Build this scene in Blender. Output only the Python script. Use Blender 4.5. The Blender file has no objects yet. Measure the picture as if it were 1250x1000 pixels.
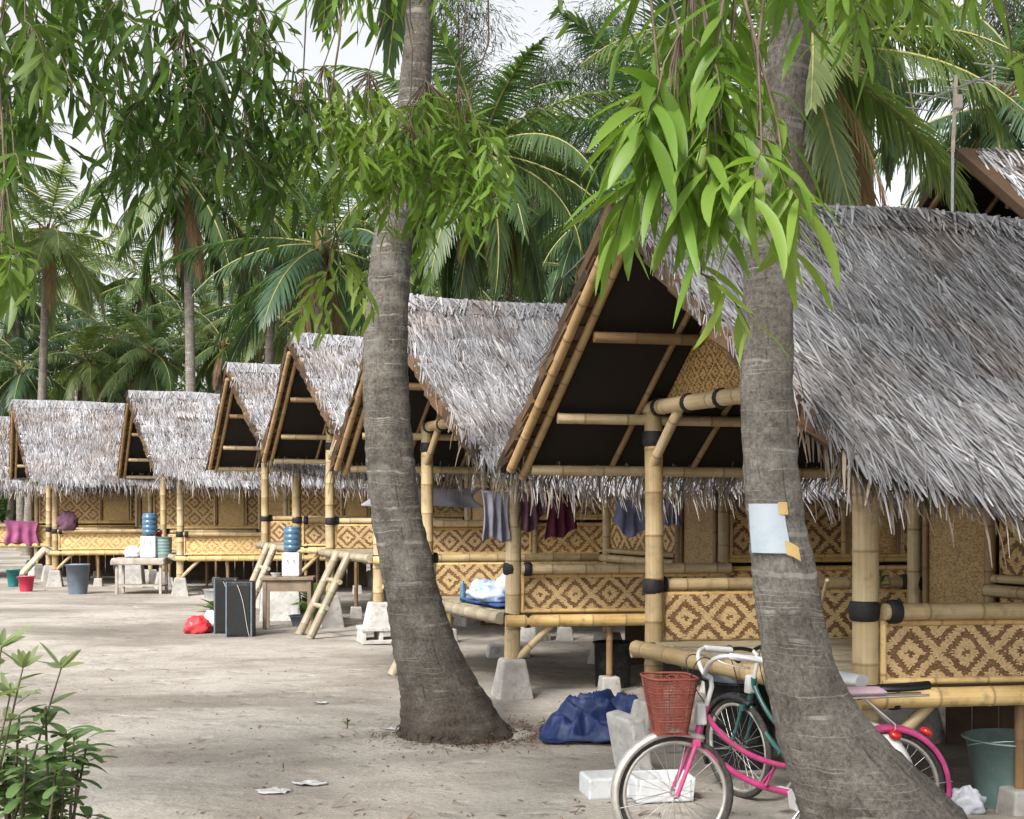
import bpy, math, random
from mathutils import Vector, Matrix, noise
R = math.radians
V3 = Vector
scene = bpy.context.scene
COL = scene.collection
random.seed(7)
def rr(a, b): return random.uniform(a, b)

# ------------------------------------------------------------------ camera numbers
F, HOR, EYE = 1500.0, 617.0, 1.75          # focal length and horizon in photo pixels, eye height in metres
def at(px, py, Y): return V3(((px - 625) / F * Y, Y, EYE - (py - HOR) / F * Y))
def gnd(px, Y): return V3(((px - 625) / F * Y, Y, 0))

# ------------------------------------------------------------------ object helpers
def tag(o, label=None, cat=None, group=None, kind=None):
    if label: o['label'] = label
    if cat: o['category'] = cat
    if group: o['group'] = group
    if kind: o['kind'] = kind
    return o
def empty(name, loc=(0, 0, 0), rz=0.0, parent=None):
    o = bpy.data.objects.new(name, None); COL.objects.link(o)
    o.empty_display_size = 0.2
    o.location = loc; o.rotation_euler = (0, 0, rz)
    if parent: o.parent = parent
    return o
def copy_tree(o, parent=None):
    c = o.copy(); COL.objects.link(c); c.parent = parent
    for ch in list(o.children): copy_tree(ch, c)
    return c

class MB:
    """collects faces and links them as one mesh object"""
    def __init__(s, origin=(0, 0, 0)):
        s.v = []; s.f = []; s.uv = []; s.mi = []; s.rn = []; s.sm = []; s.o = V3(origin)
    def add(s, vs, fs, uvs=None, m=0, rn=None, smooth=False):
        b = len(s.v); s.v += [V3(p) - s.o for p in vs]
        for k, f in enumerate(fs):
            s.f.append([b + i for i in f])
            s.uv.append(uvs[k] if uvs else [(0, 0)] * len(f))
            s.mi.append(m); s.rn.append(random.random() if rn is None else rn); s.sm.append(smooth)
    def tube(s, pts, rad, n=8, m=0, cap=True, rn=None, v0=0.0, ref=None, flat=False):
        pts = [V3(p) for p in pts]
        if not hasattr(rad, '__len__'): rad = [rad] * len(pts)
        if rn is None: rn = random.random()
        vs = []; L = v0; ls = []
        t0 = (pts[1] - pts[0]).normalized()
        a = V3(ref) if ref else (V3((0, 0, 1)) if abs(t0.z) < .9 else V3((1, 0, 0)))
        for i, p in enumerate(pts):
            if i == 0: t = pts[1] - p
            elif i == len(pts) - 1: t = p - pts[i - 1]
            else: t = pts[i + 1] - pts[i - 1]
            if t.length < 1e-9: t = t0
            t.normalize()
            x = a - t * a.dot(t)
            if x.length < 1e-5: x = t.orthogonal()
            x.normalize(); y = t.cross(x); a = x
            if flat: x = V3((0, -1, 0)); y = V3((1, 0, 0))
            if i: L += (p - pts[i - 1]).length
            ls.append(L)
            for k in range(n):
                q = 2 * math.pi * k / n
                vs.append(p + (x * math.cos(q) + y * math.sin(q)) * rad[i])
        fs = []; us = []
        for i in range(len(pts) - 1):
            for k in range(n):
                k2 = (k + 1) % n
                fs.append([i * n + k, i * n + k2, (i + 1) * n + k2, (i + 1) * n + k])
                us.append([(k / n, ls[i]), ((k + 1) / n, ls[i]), ((k + 1) / n, ls[i + 1]), (k / n, ls[i + 1])])
        s.add(vs, fs, us, m, rn, True)
        if cap:
            s.add(vs[:n], [list(range(n - 1, -1, -1))], [[(.5, .11)] * n], m, rn)
            s.add(vs[-n:], [list(range(n))], [[(.5, .11)] * n], m, rn)
        return s
    def bamboo(s, a, b, r, n=10, m=0, seg=.31, bend=0.0):
        """a straight pole with swollen nodes every seg metres"""
        a = V3(a); b = V3(b); d = b - a; L = d.length; d.normalize()
        v0 = rr(0, seg); sd = V3((rr(-1, 1), rr(-1, 1), rr(-1, 1))) * bend
        ts = [0.0]; k = math.ceil(v0 / seg + .1)
        while k * seg - v0 < L - .03:
            c = k * seg - v0
            if c > .03: ts += [c - .012, c, c + .012]
            k += 1
        ts.append(L)
        pts = []; rad = []
        for t in ts:
            pts.append(a + d * t + sd * math.sin(math.pi * t / L))
            q = ((t + v0) / seg) % 1
            rad.append(r * (1.07 if (q < .01 or q > .99) and 0 < t < L else 1.0))
        return s.tube(pts, rad, n, m, v0=v0)
    def hexa(s, c, m=0, rn=None, uvs=None):
        """eight corners: bottom four anticlockwise, top four"""
        fs = [[0, 3, 2, 1], [4, 5, 6, 7], [0, 1, 5, 4], [1, 2, 6, 5], [2, 3, 7, 6], [3, 0, 4, 7]]
        c = [V3(p) for p in c]
        if uvs is None:
            uvs = []
            for f in fs:
                e1 = (c[f[1]] - c[f[0]]).length; e2 = (c[f[2]] - c[f[1]]).length
                uvs.append([(0, 0), (e1, 0), (e1, e2), (0, e2)])
        s.add(c, fs, uvs, m, random.random() if rn is None else rn)
        return s
    def box(s, c, size, rz=0.0, m=0, top=1.0, rx=0.0, ry=0.0):
        c = V3(c); x, y, z = [q / 2 for q in size]
        M = Matrix.Rotation(rz, 3, 'Z') @ Matrix.Rotation(ry, 3, 'Y') @ Matrix.Rotation(rx, 3, 'X')
        P = [(-x, -y, -z), (x, -y, -z), (x, y, -z), (-x, y, -z), (-x * top, -y * top, z), (x * top, -y * top, z), (x * top, y * top, z), (-x * top, y * top, z)]
        return s.hexa([c + M @ V3(p) for p in P], m)
    def panel(s, a, b, z0, z1, th=.02, m=0, u0=0.0):
        """a vertical thin board from plan point a to b; UV in metres"""
        a = V3((a[0], a[1], 0)); b = V3((b[0], b[1], 0)); d = b - a; L = d.length; d.normalize()
        nrm = V3((d.y, -d.x, 0)) * th / 2
        c = []
        for z in (z0, z1):
            zz = V3((0, 0, z)); c += [a + nrm + zz, b + nrm + zz, b - nrm + zz, a - nrm + zz]
        h = z1 - z0
        fr = [(u0, 0), (u0 + L, 0), (u0 + L, h), (u0, h)]
        t = [(0, 0)] * 4
        return s.hexa(c, m, None, [t, t, fr, t, [fr[1], fr[0], fr[3], fr[2]], t])
    def lathe(s, prof, c=(0, 0, 0), n=24, m=0, capb=True, capt=False, M=None, sq=None):
        c = V3(c); vs = []
        for r, z in prof:
            for k in range(n):
                q = 2 * math.pi * k / n
                p = V3((r * math.cos(q), r * math.sin(q), z))
                vs.append(c + (M @ p if M else p))
        fs = []; us = []
        for i in range(len(prof) - 1):
            for k in range(n):
                k2 = (k + 1) % n
                fs.append([i * n + k, i * n + k2, (i + 1) * n + k2, (i + 1) * n + k])
                us.append([(k / n, prof[i][1])] * 2 + [(k / n, prof[i + 1][1])] * 2)
        rn = random.random()
        s.add(vs, fs, us, m, rn, True)
        if capb: s.add(vs[:n], [list(range(n - 1, -1, -1))], None, m, rn)
        if capt: s.add(vs[-n:], [list(range(n))], None, m, rn)
        return s
    def grid(s, fn, nu, nv, m=0, smooth=True, rn=None):
        vs = [fn(i / nu, j / nv) for j in range(nv + 1) for i in range(nu + 1)]
        fs = []; us = []
        for j in range(nv):
            for i in range(nu):
                k = j * (nu + 1) + i
                fs.append([k, k + 1, k + nu + 2, k + nu + 1])
                us.append([(i / nu, j / nv), ((i + 1) / nu, j / nv), ((i + 1) / nu, (j + 1) / nv), (i / nu, (j + 1) / nv)])
        s.add(vs, fs, us, m, random.random() if rn is None else rn, smooth)
        return s
    def blade(s, p, d, L, w, up, nseg=3, droop=0.0, m=0, rn=None, tip=.15, curl=0.0):
        """a narrow leaf or straw from p along d; droop bends it downwards"""
        p = V3(p); d = V3(d).normalized(); side = d.cross(V3(up))
        if side.length < 1e-5: side = d.orthogonal()
        side.normalize()
        vs = []; st = L / nseg
        for i in range(nseg + 1):
            t = i / nseg
            ww = w * .5 * (tip + (1 - tip) * (1 - t ** 2)) if tip < 1 else w * .5
            vs += [p - side * ww, p + side * ww]
            d = (d + V3((0, 0, -1)) * droop / nseg + side * curl / nseg).normalized()
            p = p + d * st
        fs = [[2 * i, 2 * i + 1, 2 * i + 3, 2 * i + 2] for i in range(nseg)]
        us = [[(0, i / nseg), (1, i / nseg), (1, (i + 1) / nseg), (0, (i + 1) / nseg)] for i in range(nseg)]
        s.add(vs, fs, us, m, random.random() if rn is None else rn, nseg > 1)
    def mesh(s, name):
        me = bpy.data.meshes.new(name)
        me.from_pydata([tuple(p) for p in s.v], [], s.f)
        me.polygons.foreach_set('use_smooth', s.sm)
        me.polygons.foreach_set('material_index', s.mi)
        ul = me.uv_layers.new(name='UVMap')
        ul.data.foreach_set('uv', [c for f in s.uv for p in f for c in p])
        at_ = me.attributes.new('rnd', 'FLOAT', 'FACE'); at_.data.foreach_set('value', s.rn)
        me.update()
        return me
    def build(s, name, mat, parent=None, bevel=0.0, solid=0.0, sub=0):
        me = s.mesh(name)
        for q in (mat if isinstance(mat, (list, tuple)) else [mat]): me.materials.append(q)
        o = bpy.data.objects.new(name, me); COL.objects.link(o)
        if parent: o.parent = parent
        else: o.location = s.o
        if solid:
            q = o.modifiers.new('Solidify', 'SOLIDIFY'); q.thickness = solid; q.offset = 0
        if bevel:
            q = o.modifiers.new('Bevel', 'BEVEL'); q.width = bevel; q.segments = 2; q.limit_method = 'ANGLE'
        if sub:
            q = o.modifiers.new('Subdivision', 'SUBSURF'); q.levels = sub; q.render_levels = sub
        return o
    def thing(s, name, mat, label, cat, group=None, kind=None, **k):
        return tag(s.build(name, mat, None, **k), label, cat, group, kind)

# ------------------------------------------------------------------ materials
class NT:
    def __init__(s, name):
        s.m = bpy.data.materials.new(name); s.m.use_nodes = True
        s.t = s.m.node_tree; s.n = s.t.nodes; s.l = s.t.links
        s.b = s.n['Principled BSDF']; s.out = s.n['Material Output']
    def node(s, ty, **k):
        q = s.n.new(ty)
        for a, b in k.items(): setattr(q, a, b)
        return q
    def val(s, x, sock):
        if isinstance(x, (int, float)): sock.default_value = x
        elif isinstance(x, tuple): sock.default_value = x if len(x) == 4 or sock.type == 'VECTOR' else (*x, 1)
        else: s.l.new(x, sock)
    def math(s, op, a, b=0.0, c=None):
        q = s.node('ShaderNodeMath', operation=op); s.val(a, q.inputs[0]); s.val(b, q.inputs[1])
        if c is not None: s.val(c, q.inputs[2])
        return q.outputs[0]
    def attr(s, name='rnd'):
        return s.node('ShaderNodeAttribute', attribute_name=name).outputs['Fac']
    def coord(s, which='Object', scale=(1, 1, 1)):
        q = s.node('ShaderNodeTexCoord'); mp = s.node('ShaderNodeMapping')
        s.l.new(q.outputs[which], mp.inputs[0]); mp.inputs['Scale'].default_value = scale
        return mp.outputs[0]
    def noise(s, co, scale, detail=3.0, rough=.55, dist=0.0):
        q = s.node('ShaderNodeTexNoise'); s.l.new(co, q.inputs['Vector'])
        q.inputs['Scale'].default_value = scale; q.inputs['Detail'].default_value = detail
        q.inputs['Roughness'].default_value = rough; q.inputs['Distortion'].default_value = dist
        return q.outputs['Fac']
    def ramp(s, x, stops, inter='LINEAR'):
        q = s.node('ShaderNodeValToRGB'); s.val(x, q.inputs[0]); q.color_ramp.interpolation = inter
        e = q.color_ramp.elements
        while len(e) < len(stops): e.new(.5)
        for k, (p, c) in enumerate(stops):
            e[k].position = p; e[k].color = (*c, 1) if len(c) == 3 else c
        return q.outputs[0]
    def mix(s, f, a, b, mode='MIX'):
        q = s.node('ShaderNodeMix', data_type='RGBA', blend_type=mode)
        s.val(f, q.inputs[0]); s.val(a, q.inputs[6]); s.val(b, q.inputs[7])
        return q.outputs[2]
    def bump(s, h, strength=.3, dist=.01):
        q = s.node('ShaderNodeBump'); s.l.new(h, q.inputs['Height'])
        q.inputs['Strength'].default_value = strength; q.inputs['Distance'].default_value = dist
        s.l.new(q.outputs[0], s.b.inputs['Normal']); return q
    def done(s, col=None, rough=.7, spec=.3, metal=0.0):
        if col is not None: s.val(col, s.b.inputs['Base Color'])
        s.val(rough, s.b.inputs['Roughness']); s.b.inputs['Specular IOR Level'].default_value = spec
        s.b.inputs['Metallic'].default_value = metal
        return s.m
    def leafy(s, col, tr=.45, tcol=None, rough=.5, spec=.3):
        """thin leaf: principled mixed with translucent"""
        s.done(col, rough, spec)
        t = s.node('ShaderNodeBsdfTranslucent'); s.val(tcol if tcol is not None else col, t.inputs[0])
        mx = s.node('ShaderNodeMixShader'); mx.inputs[0].default_value = tr
        s.l.new(s.b.outputs[0], mx.inputs[1]); s.l.new(t.outputs[0], mx.inputs[2])
        s.l.new(mx.outputs[0], s.out.inputs[0]); return s.m

def dark(c, k): return tuple(x * k for x in c)
def plain(name, col, rough=.6, var=.25, scale=6.0, spec=.3, metal=0.0, bump=.15, bscale=40.0, dirt=None):
    q = NT(name); co = q.coord()
    n = q.noise(co, scale, 4)
    c = q.ramp(n, [(.3, dark(col, 1 - var)), (.7, dark(col, 1 + var * .5))])
    if dirt:
        d = q.noise(co, scale * 2.3, 5, .65)
        c = q.mix(q.ramp(d, [(.5, (0, 0, 0)), (.72, (1, 1, 1))]), c, dirt)
    if bump: q.bump(q.noise(co, bscale, 3), bump, .004)
    return q.done(c, rough, spec, metal)

M = {}
def make_materials():
    # bamboo poles: v runs along the pole in metres, a node every .31 m
    def bamboo(name, c1, c2, c3, ring):
        q = NT(name); uv = q.node('ShaderNodeUVMap').outputs[0]
        sx = q.node('ShaderNodeSeparateXYZ'); q.l.new(uv, sx.inputs[0])
        fr = q.math('FRACT', q.math('DIVIDE', sx.outputs[1], .31))
        near = q.math('MINIMUM', fr, q.math('SUBTRACT', 1.0, fr))
        co = q.coord('Object', (6, 6, 6)); n = q.noise(co, .5, 4)
        oi = q.node('ShaderNodeObjectInfo').outputs['Random']
        base = q.ramp(q.math('ADD', q.math('MULTIPLY', n, .7), q.math('MULTIPLY', q.attr(), .35)), [(.3, c1), (.52, c2), (.75, c3)])
        mp = q.node('ShaderNodeMapping'); q.l.new(uv, mp.inputs[0]); mp.inputs['Scale'].default_value = (30, 1.2, 1)
        st = q.noise(mp.outputs[0], 1.0, 3)
        base = q.mix(.5, base, q.ramp(st, [(.35, (.55, .55, .55)), (.65, (1, 1, 1))]), 'MULTIPLY')
        mold = q.noise(q.coord('Object', (1, 1, 1)), 9, 5, .7)
        base = q.mix(q.ramp(mold, [(.52, (0, 0, 0)), (.72, (.7, .7, .7))]), base, (.17, .125, .075))
        base = q.mix(q.ramp(near, [(.0, (.8, .8, .8)), (.018, (.5, .5, .5)), (.04, (0, 0, 0))]), base, ring)
        q.bump(st, .1, .003)
        return q.done(base, .42, .4)
    M['bamboo'] = bamboo('bamboo_yellow', (.34, .245, .12), (.45, .345, .19), (.54, .43, .26), (.17, .10, .04))
    M['bamboo_gold'] = bamboo('bamboo_golden', (.50, .325, .12), (.64, .445, .185), (.74, .55, .27), (.22, .13, .05))
    M['bamboo_brown'] = bamboo('bamboo_brown', (.17, .10, .045), (.26, .16, .075), (.34, .22, .105), (.10, .06, .03))
    M['bamboo_tan'] = bamboo('bamboo_tan', (.29, .175, .075), (.38, .245, .11), (.46, .31, .15), (.13, .08, .035))
    M['bamboo_grey'] = bamboo('bamboo_weathered', (.26, .22, .15), (.37, .32, .23), (.45, .39, .29), (.16, .13, .09))
    # woven mats: diamond motif of light and dark strips, stepped like a weave
    def woven(name, period, lightc, darkc, unit=.02, ratio=1.0, contrast=1.0):
        q = NT(name); uv = q.node('ShaderNodeUVMap').outputs[0]
        sx = q.node('ShaderNodeSeparateXYZ'); q.l.new(uv, sx.inputs[0])
        wob = q.noise(q.coord('Object'), 3.0, 2)
        x0 = q.math('ADD', sx.outputs[0], q.math('MULTIPLY', wob, .03)); y0 = q.math('ADD', sx.outputs[1], q.math('MULTIPLY', wob, .02))
        row = q.math('FLOOR', q.math('DIVIDE', y0, unit * .62))
        xs = q.math('ADD', q.math('DIVIDE', x0, unit), q.math('MULTIPLY', q.math('MODULO', row, 2.0), .5))
        colm = q.math('FLOOR', xs)
        qx = q.math('MULTIPLY', colm, unit); qy = q.math('MULTIPLY', row, unit * .62)
        a = q.math('PINGPONG', qx, period / 2); b = q.math('PINGPONG', qy, period * ratio / 2)
        d = q.math('ADD', q.math('DIVIDE', a, period / 2), q.math('DIVIDE', b, period * ratio / 2))
        cs = q.math('COSINE', q.math('MULTIPLY', q.math('SUBTRACT', d, 1.0), 2 * math.pi * 1.5))
        wn = q.node('ShaderNodeTexWhiteNoise', noise_dimensions='2D')
        cb = q.node('ShaderNodeCombineXYZ'); q.l.new(colm, cb.inputs[0]); q.l.new(row, cb.inputs[1]); q.l.new(cb.outputs[0], wn.inputs['Vector'])
        rnd = wn.outputs['Value']
        lit = q.math('GREATER_THAN', q.math('ADD', cs, q.math('MULTIPLY', q.math('SUBTRACT', rnd, .5), 1.0)), -.14)
        big = q.noise(q.coord('Object'), 2.2, 4, .6)
        lc = q.ramp(q.math('ADD', q.math('MULTIPLY', rnd, .45), q.math('MULTIPLY', big, .6)), [(.2, dark(lightc, .62)), (.5, lightc), (.85, dark(lightc, 1.25))])
        dc = q.ramp(rnd, [(.0, dark(darkc, .7)), (1.0, dark(darkc, 1.7))])
        c = q.mix(q.math('MULTIPLY', lit, contrast), dc, lc)
        # gaps between strips
        fx = q.math('FRACT', xs); fy = q.math('FRACT', q.math('DIVIDE', y0, unit * .62))
        gap = q.math('MINIMUM', q.math('MINIMUM', fx, q.math('SUBTRACT', 1.0, fx)), q.math('MINIMUM', fy, q.math('SUBTRACT', 1.0, fy)))
        g = q.ramp(gap, [(.0, (.45, .45, .45)), (.16, (1, 1, 1))])
        c = q.mix(1.0, c, g, 'MULTIPLY')
        h = q.math('ADD', q.math('MULTIPLY', gap, 1.2), q.math('MULTIPLY', lit, .25))
        q.bump(h, .5, .004)
        return q.done(c, .5, .35)
    M['mat_large'] = woven('woven_diamond_large', .325, (.56, .40, .20), (.15, .08, .036), .0115)
    M['mat_small'] = woven('woven_diamond_small', .34, (.62, .43, .19), (.16, .08, .032), .0145)
    M['mat_lattice'] = woven('woven_lattice', .36, (.64, .45, .20), (.23, .12, .048), .019)
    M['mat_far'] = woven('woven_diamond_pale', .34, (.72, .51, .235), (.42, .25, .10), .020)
    M['mat_plain'] = woven('woven_plain', .05, (.44, .31, .15), (.36, .24, .11), .017, 1.0)
    M['mat_straw'] = woven('woven_straw', .05, (.62, .43, .18), (.55, .37, .15), .017, 1.0)
    M['mat_gable'] = woven('woven_gable', .16, (.50, .33, .13), (.20, .11, .045), .014)
    # thatch
    def thatch(name, stops, rough=.75):
        q = NT(name); co = q.coord()
        x = q.math('ADD', q.math('MULTIPLY', q.attr(), .72), q.math('MULTIPLY', q.noise(co, 1.3, 4, .6), .42))
        c = q.ramp(x, stops)
        pat = q.noise(co, .9, 5, .65, .4)
        c = q.mix(q.ramp(pat, [(.50, (0, 0, 0)), (.68, (.75, .75, .75))]), c, q.mix(1.0, c, (.86, .70, .56), 'MULTIPLY'))
        uv = q.node('ShaderNodeUVMap').outputs[0]
        mp = q.node('ShaderNodeMapping'); q.l.new(uv, mp.inputs[0]); mp.inputs['Scale'].default_value = (5, .6, 1)
        q.bump(q.noise(mp.outputs[0], 2.0, 2), .25, .004)
        return q.done(c, rough, .25)
    M['thatch'] = thatch('thatch_weathered', [(.12, (.040, .033, .030)), (.32, (.115, .106, .106)), (.56, (.235, .232, .246)), (.80, (.36, .362, .39)), (.97, (.52, .51, .50))])
    M['thatch_fringe'] = thatch('thatch_fringe', [(.15, (.06, .045, .034)), (.4, (.17, .14, .115)), (.7, (.31, .275, .24)), (.95, (.46, .41, .35))])
    M['thatch_brown'] = thatch('thatch_brown', [(.15, (.022, .014, .009)), (.5, (.060, .037, .021)), (.95, (.13, .082, .046))])
    M['thatch_under_shade'] = thatch('thatch_underside_shade', [(.2, (.006, .0045, .0035)), (.6, (.012, .009, .0065)), (.95, (.026, .018, .012))])  # the roof's inner shade is put into this near-black underside colour
    M['thatch_tan'] = thatch('thatch_tan', [(.15, (.055, .042, .032)), (.5, (.155, .122, .092)), (.95, (.33, .275, .22))])
    M['rubber'] = plain('black_rubber', (.016, .016, .017), .65, .4, 20)
    # ground: sand and trodden earth
    q = NT('sandy_ground'); co = q.coord('Object', (1, 1, 1)); cs = q.coord('Object', (.75, 1.15, 1))
    big = q.noise(cs, .36, 6, .60, .5); mid = q.noise(cs, 2.3, 7, .70, .5); fine = q.noise(co, 26, 5, .7); grit = q.noise(co, 130, 3, .7)
    c = q.ramp(big, [(.30, (.170, .150, .128)), (.43, (.282, .257, .226)), (.54, (.41, .38, .340)), (.68, (.505, .472, .428))])
    c = q.mix(q.ramp(mid, [(.47, (0, 0, 0)), (.72, (.62, .62, .62))]), c, (.18, .158, .135))
    c = q.mix(.45, c, q.ramp(fine, [(.3, (.55, .54, .53)), (.65, (1.05, 1.05, 1.05))]), 'MULTIPLY')
    c = q.mix(.5, c, q.ramp(grit, [(.32, (.45, .43, .41)), (.5, (1, 1, 1)), (.72, (1.15, 1.15, 1.15))]), 'MULTIPLY')
    vo = q.node('ShaderNodeTexVoronoi'); q.l.new(co, vo.inputs['Vector']); vo.inputs['Scale'].default_value = 7.0; vo.inputs['Randomness'].default_value = 1.0
    spot = q.ramp(vo.outputs['Distance'], [(.035, (1, 1, 1)), (.06, (0, 0, 0))])
    c = q.mix(spot, c, (.10, .075, .055))
    v2 = q.node('ShaderNodeTexVoronoi', feature='SMOOTH_F1'); q.l.new(co, v2.inputs['Vector']); v2.inputs['Scale'].default_value = 3.4; v2.inputs['Smoothness'].default_value = .4
    dent = q.ramp(v2.outputs['Distance'], [(.05, (0, 0, 0)), (.26, (1, 1, 1))])
    hh = q.math('ADD', q.math('ADD', q.math('MULTIPLY', mid, 1.4), q.math('MULTIPLY', dent, .8)), q.math('ADD', q.math('MULTIPLY', fine, .5), q.math('MULTIPLY', grit, .18)))
    q.bump(hh, .7, .04); M['ground'] = q.done(c, .92, .15)
    # coconut trunks: v in metres along the trunk
    def trunk(name, c1, c2, c3, foot=False, fs=.92):
        q = NT(name); uv = q.node('ShaderNodeUVMap').outputs[0]; co = q.coord()
        sx = q.node('ShaderNodeSeparateXYZ'); q.l.new(uv, sx.inputs[0])
        wv = q.noise(co, 3.2, 3)
        vv = q.math('ADD', sx.outputs[1], q.math('MULTIPLY', wv, .09))
        wn = q.node('ShaderNodeTexNoise', noise_dimensions='1D'); q.l.new(q.math('MULTIPLY', vv, 11.0), wn.inputs['W']); wn.inputs['Detail'].default_value = 2.0; wn.inputs['Scale'].default_value = 1.0
        ringv = q.math('ABSOLUTE', q.math('SUBTRACT', wn.outputs['Fac'], .5))
        ring = q.ramp(ringv, [(.0, (1, 1, 1)), (.008, (.7, .7, .7)), (.018, (0, 0, 0))])
        br = q.noise(co, 7.0, 4, .6)
        ring = q.mix(1.0, ring, q.ramp(br, [(.42, (0, 0, 0)), (.62, (1, 1, 1))]), 'MULTIPLY')
        n = q.noise(co, 4.5, 6, .68); n2 = q.noise(co, 46, 6, .82)
        mp = q.node('ShaderNodeMapping'); q.l.new(uv, mp.inputs[0]); mp.inputs['Scale'].default_value = (46, 3.2, 1)
        cr = q.noise(mp.outputs[0], 1.0, 4, .6)
        c = q.ramp(n, [(.3, c1), (.52, c2), (.74, c3)])
        c = q.mix(.92, c, q.ramp(n2, [(.32, (.30, .29, .28)), (.5, (.85, .85, .84)), (.66, (1.35, 1.33, 1.3))]), 'MULTIPLY')
        lich = q.noise(co, 2.1, 5, .7)
        c = q.mix(q.ramp(lich, [(.56, (0, 0, 0)), (.70, (.55, .55, .55))]), c, (.27, .265, .235))
        crack = q.ramp(cr, [(.30, (.25, .24, .23)), (.42, (1, 1, 1))])
        c = q.mix(.8, c, crack, 'MULTIPLY')
        c0 = c
        c = q.mix(q.math('MULTIPLY', ring, .75), c, (.42, .40, .36))
        if foot: c = q.mix(q.ramp(q.math('ADD', sx.outputs[1], q.math('MULTIPLY', n, .8)), [(.0, (0, 0, 0)), (1.0, (1, 1, 1))]), c0, c)
        if foot:                                                    # dark root fibre round the foot
            ed = q.math('ADD', q.math('MULTIPLY', q.math('SUBTRACT', sx.outputs[1], .4), .5), q.math('MULTIPLY', q.noise(co, 5.5, 5, .7), .9))
            c = q.mix(q.ramp(ed, [(.48, (fs, fs, fs)), (.98, (0, 0, 0))]), c, q.ramp(n2, [(.3, (.028, .022, .018)), (.65, (.10, .082, .066))]))
        step = q.math('FRACT', q.math('MULTIPLY', vv, 11.0))
        h = q.math('ADD', q.math('ADD', q.math('MULTIPLY', step, .35), q.math('MULTIPLY', n2, .8)), q.math('MULTIPLY', cr, .7))
        q.bump(h, 1.0, .022)
        return q.done(c, .88, .15)
    M['trunk'] = trunk('palm_bark', (.085, .076, .067), (.165, .150, .133), (.265, .243, .215), True)
    M['trunk_pale'] = trunk('palm_bark_pale', (.115, .104, .092), (.205, .188, .168), (.30, .278, .25), True, .45)
    M['trunk_far'] = trunk('palm_bark_far', (.16, .14, .12), (.25, .225, .195), (.34, .31, .27))
    M['bark'] = plain('tree_bark', (.13, .10, .075), .9, .5, 9, .15, 0, .7, 30)
    M['roots'] = plain('root_fibre', (.060, .047, .038), .95, .55, 22, .1, 0, .9, 60)
    # leaves
    def leaf(name, stops, tr=.4, rough=.45, tint=(1.25, 1.45, .55)):
        q = NT(name); x = q.math('ADD', q.math('MULTIPLY', q.attr(), .7), q.math('MULTIPLY', q.noise(q.coord(), 1.2, 2), .3))
        c = q.ramp(x, stops); return q.leafy(c, tr, q.mix(1.0, c, tint, 'MULTIPLY'), rough, .35)
    M['leaf_shaded'] = leaf('leaf_shaded_green', [(.1, (.030, .066, .014)), (.5, (.068, .125, .026)), (.93, (.15, .22, .048))], .48, .42, (1.2, 1.35, .65))  # the left canopy's shade is put into this darker leaf green
    M['leaf_bright'] = leaf('leaf_fresh_green', [(.08, (.060, .125, .018)), (.5, (.125, .22, .032)), (.85, (.22, .32, .06)), (.97, (.31, .39, .085)), (.99, (.50, .33, .04))], .42, .42, (1.2, 1.3, .7))
    M['leaf_shrub'] = leaf('leaf_shrub_green', [(.1, (.05, .095, .034)), (.55, (.115, .185, .07)), (.95, (.24, .32, .13))], .35, .4)
    M['leaf_pale'] = leaf('leaf_pale_green', [(.1, (.10, .14, .07)), (.55, (.20, .25, .13)), (.95, (.33, .36, .20))], .35, .4)
    M['frond'] = leaf('palm_leaflet', [(.1, (.034, .072, .028)), (.5, (.080, .132, .052)), (.85, (.15, .20, .078)), (.97, (.30, .29, .11))], .38, .4)  # this and the next palm greens are lightened in place of distant haze
    M['frond_blue'] = leaf('palm_leaflet_dark', [(.1, (.026, .058, .032)), (.5, (.056, .106, .056)), (.95, (.12, .18, .088))], .34, .38)
    M['frond_light'] = leaf('palm_leaflet_light', [(.1, (.07, .11, .04)), (.5, (.14, .19, .072)), (.95, (.28, .30, .12))], .42, .4)
    M['frond_dead'] = leaf('palm_leaflet_dry', [(.1, (.10, .055, .03)), (.5, (.20, .125, .065)), (.95, (.36, .26, .12))], .25, .7, (1.1, 1, .8))
    M['rachis'] = plain('palm_rib', (.28, .27, .10), .5, .3, 8)
    M['needle'] = leaf('casuarina_needle', [(.1, (.022, .036, .022)), (.5, (.045, .066, .040)), (.95, (.09, .115, .068))], .3)
    M['leaf_far'] = leaf('leaf_far_tree', [(.1, (.035, .07, .022)), (.5, (.08, .135, .045)), (.95, (.17, .23, .085))], .4)
    # small things
    M['concrete'] = plain('concrete', (.40, .385, .36), .9, .35, 5, .15, 0, .5, 50, (.22, .20, .18))
    M['concrete_pale'] = plain('concrete_pale', (.50, .49, .47), .9, .3, 5, .15, 0, .5, 50, (.27, .25, .23))
    M['foam'] = plain('white_foam', (.58, .60, .62), .7, .1, 6, .2, 0, .2, 60, (.45, .44, .42))
    M['tarp'] = plain('blue_tarpaulin', (.010, .022, .085), .58, .4, 6, .25, 0, .3, 30, (.045, .06, .12))
    M['tyre'] = plain('tyre_rubber', (.045, .042, .038), .8, .4, 30, .2, 0, .3, 90, (.09, .08, .07))
    M['rim'] = plain('tarnished_rim', (.52, .50, .46), .4, .25, 20, .5, .7)
    M['chrome'] = plain('worn_chrome', (.62, .61, .60), .28, .2, 20, .5, .9)
    M['silver'] = plain('silver_plastic', (.44, .44, .44), .45, .15, 10, .4)
    M['pink'] = plain('pink_paint', (.44, .045, .17), .38, .3, 12, .45, 0, .15, 60, (.22, .10, .11))
    M['teal'] = plain('teal_paint', (.022, .085, .08), .35, .25, 8, .5)
    M['white_paint'] = plain('white_enamel', (.66, .66, .65), .35, .1, 8, .5, 0, .05, 40, (.5, .48, .44))
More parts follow.
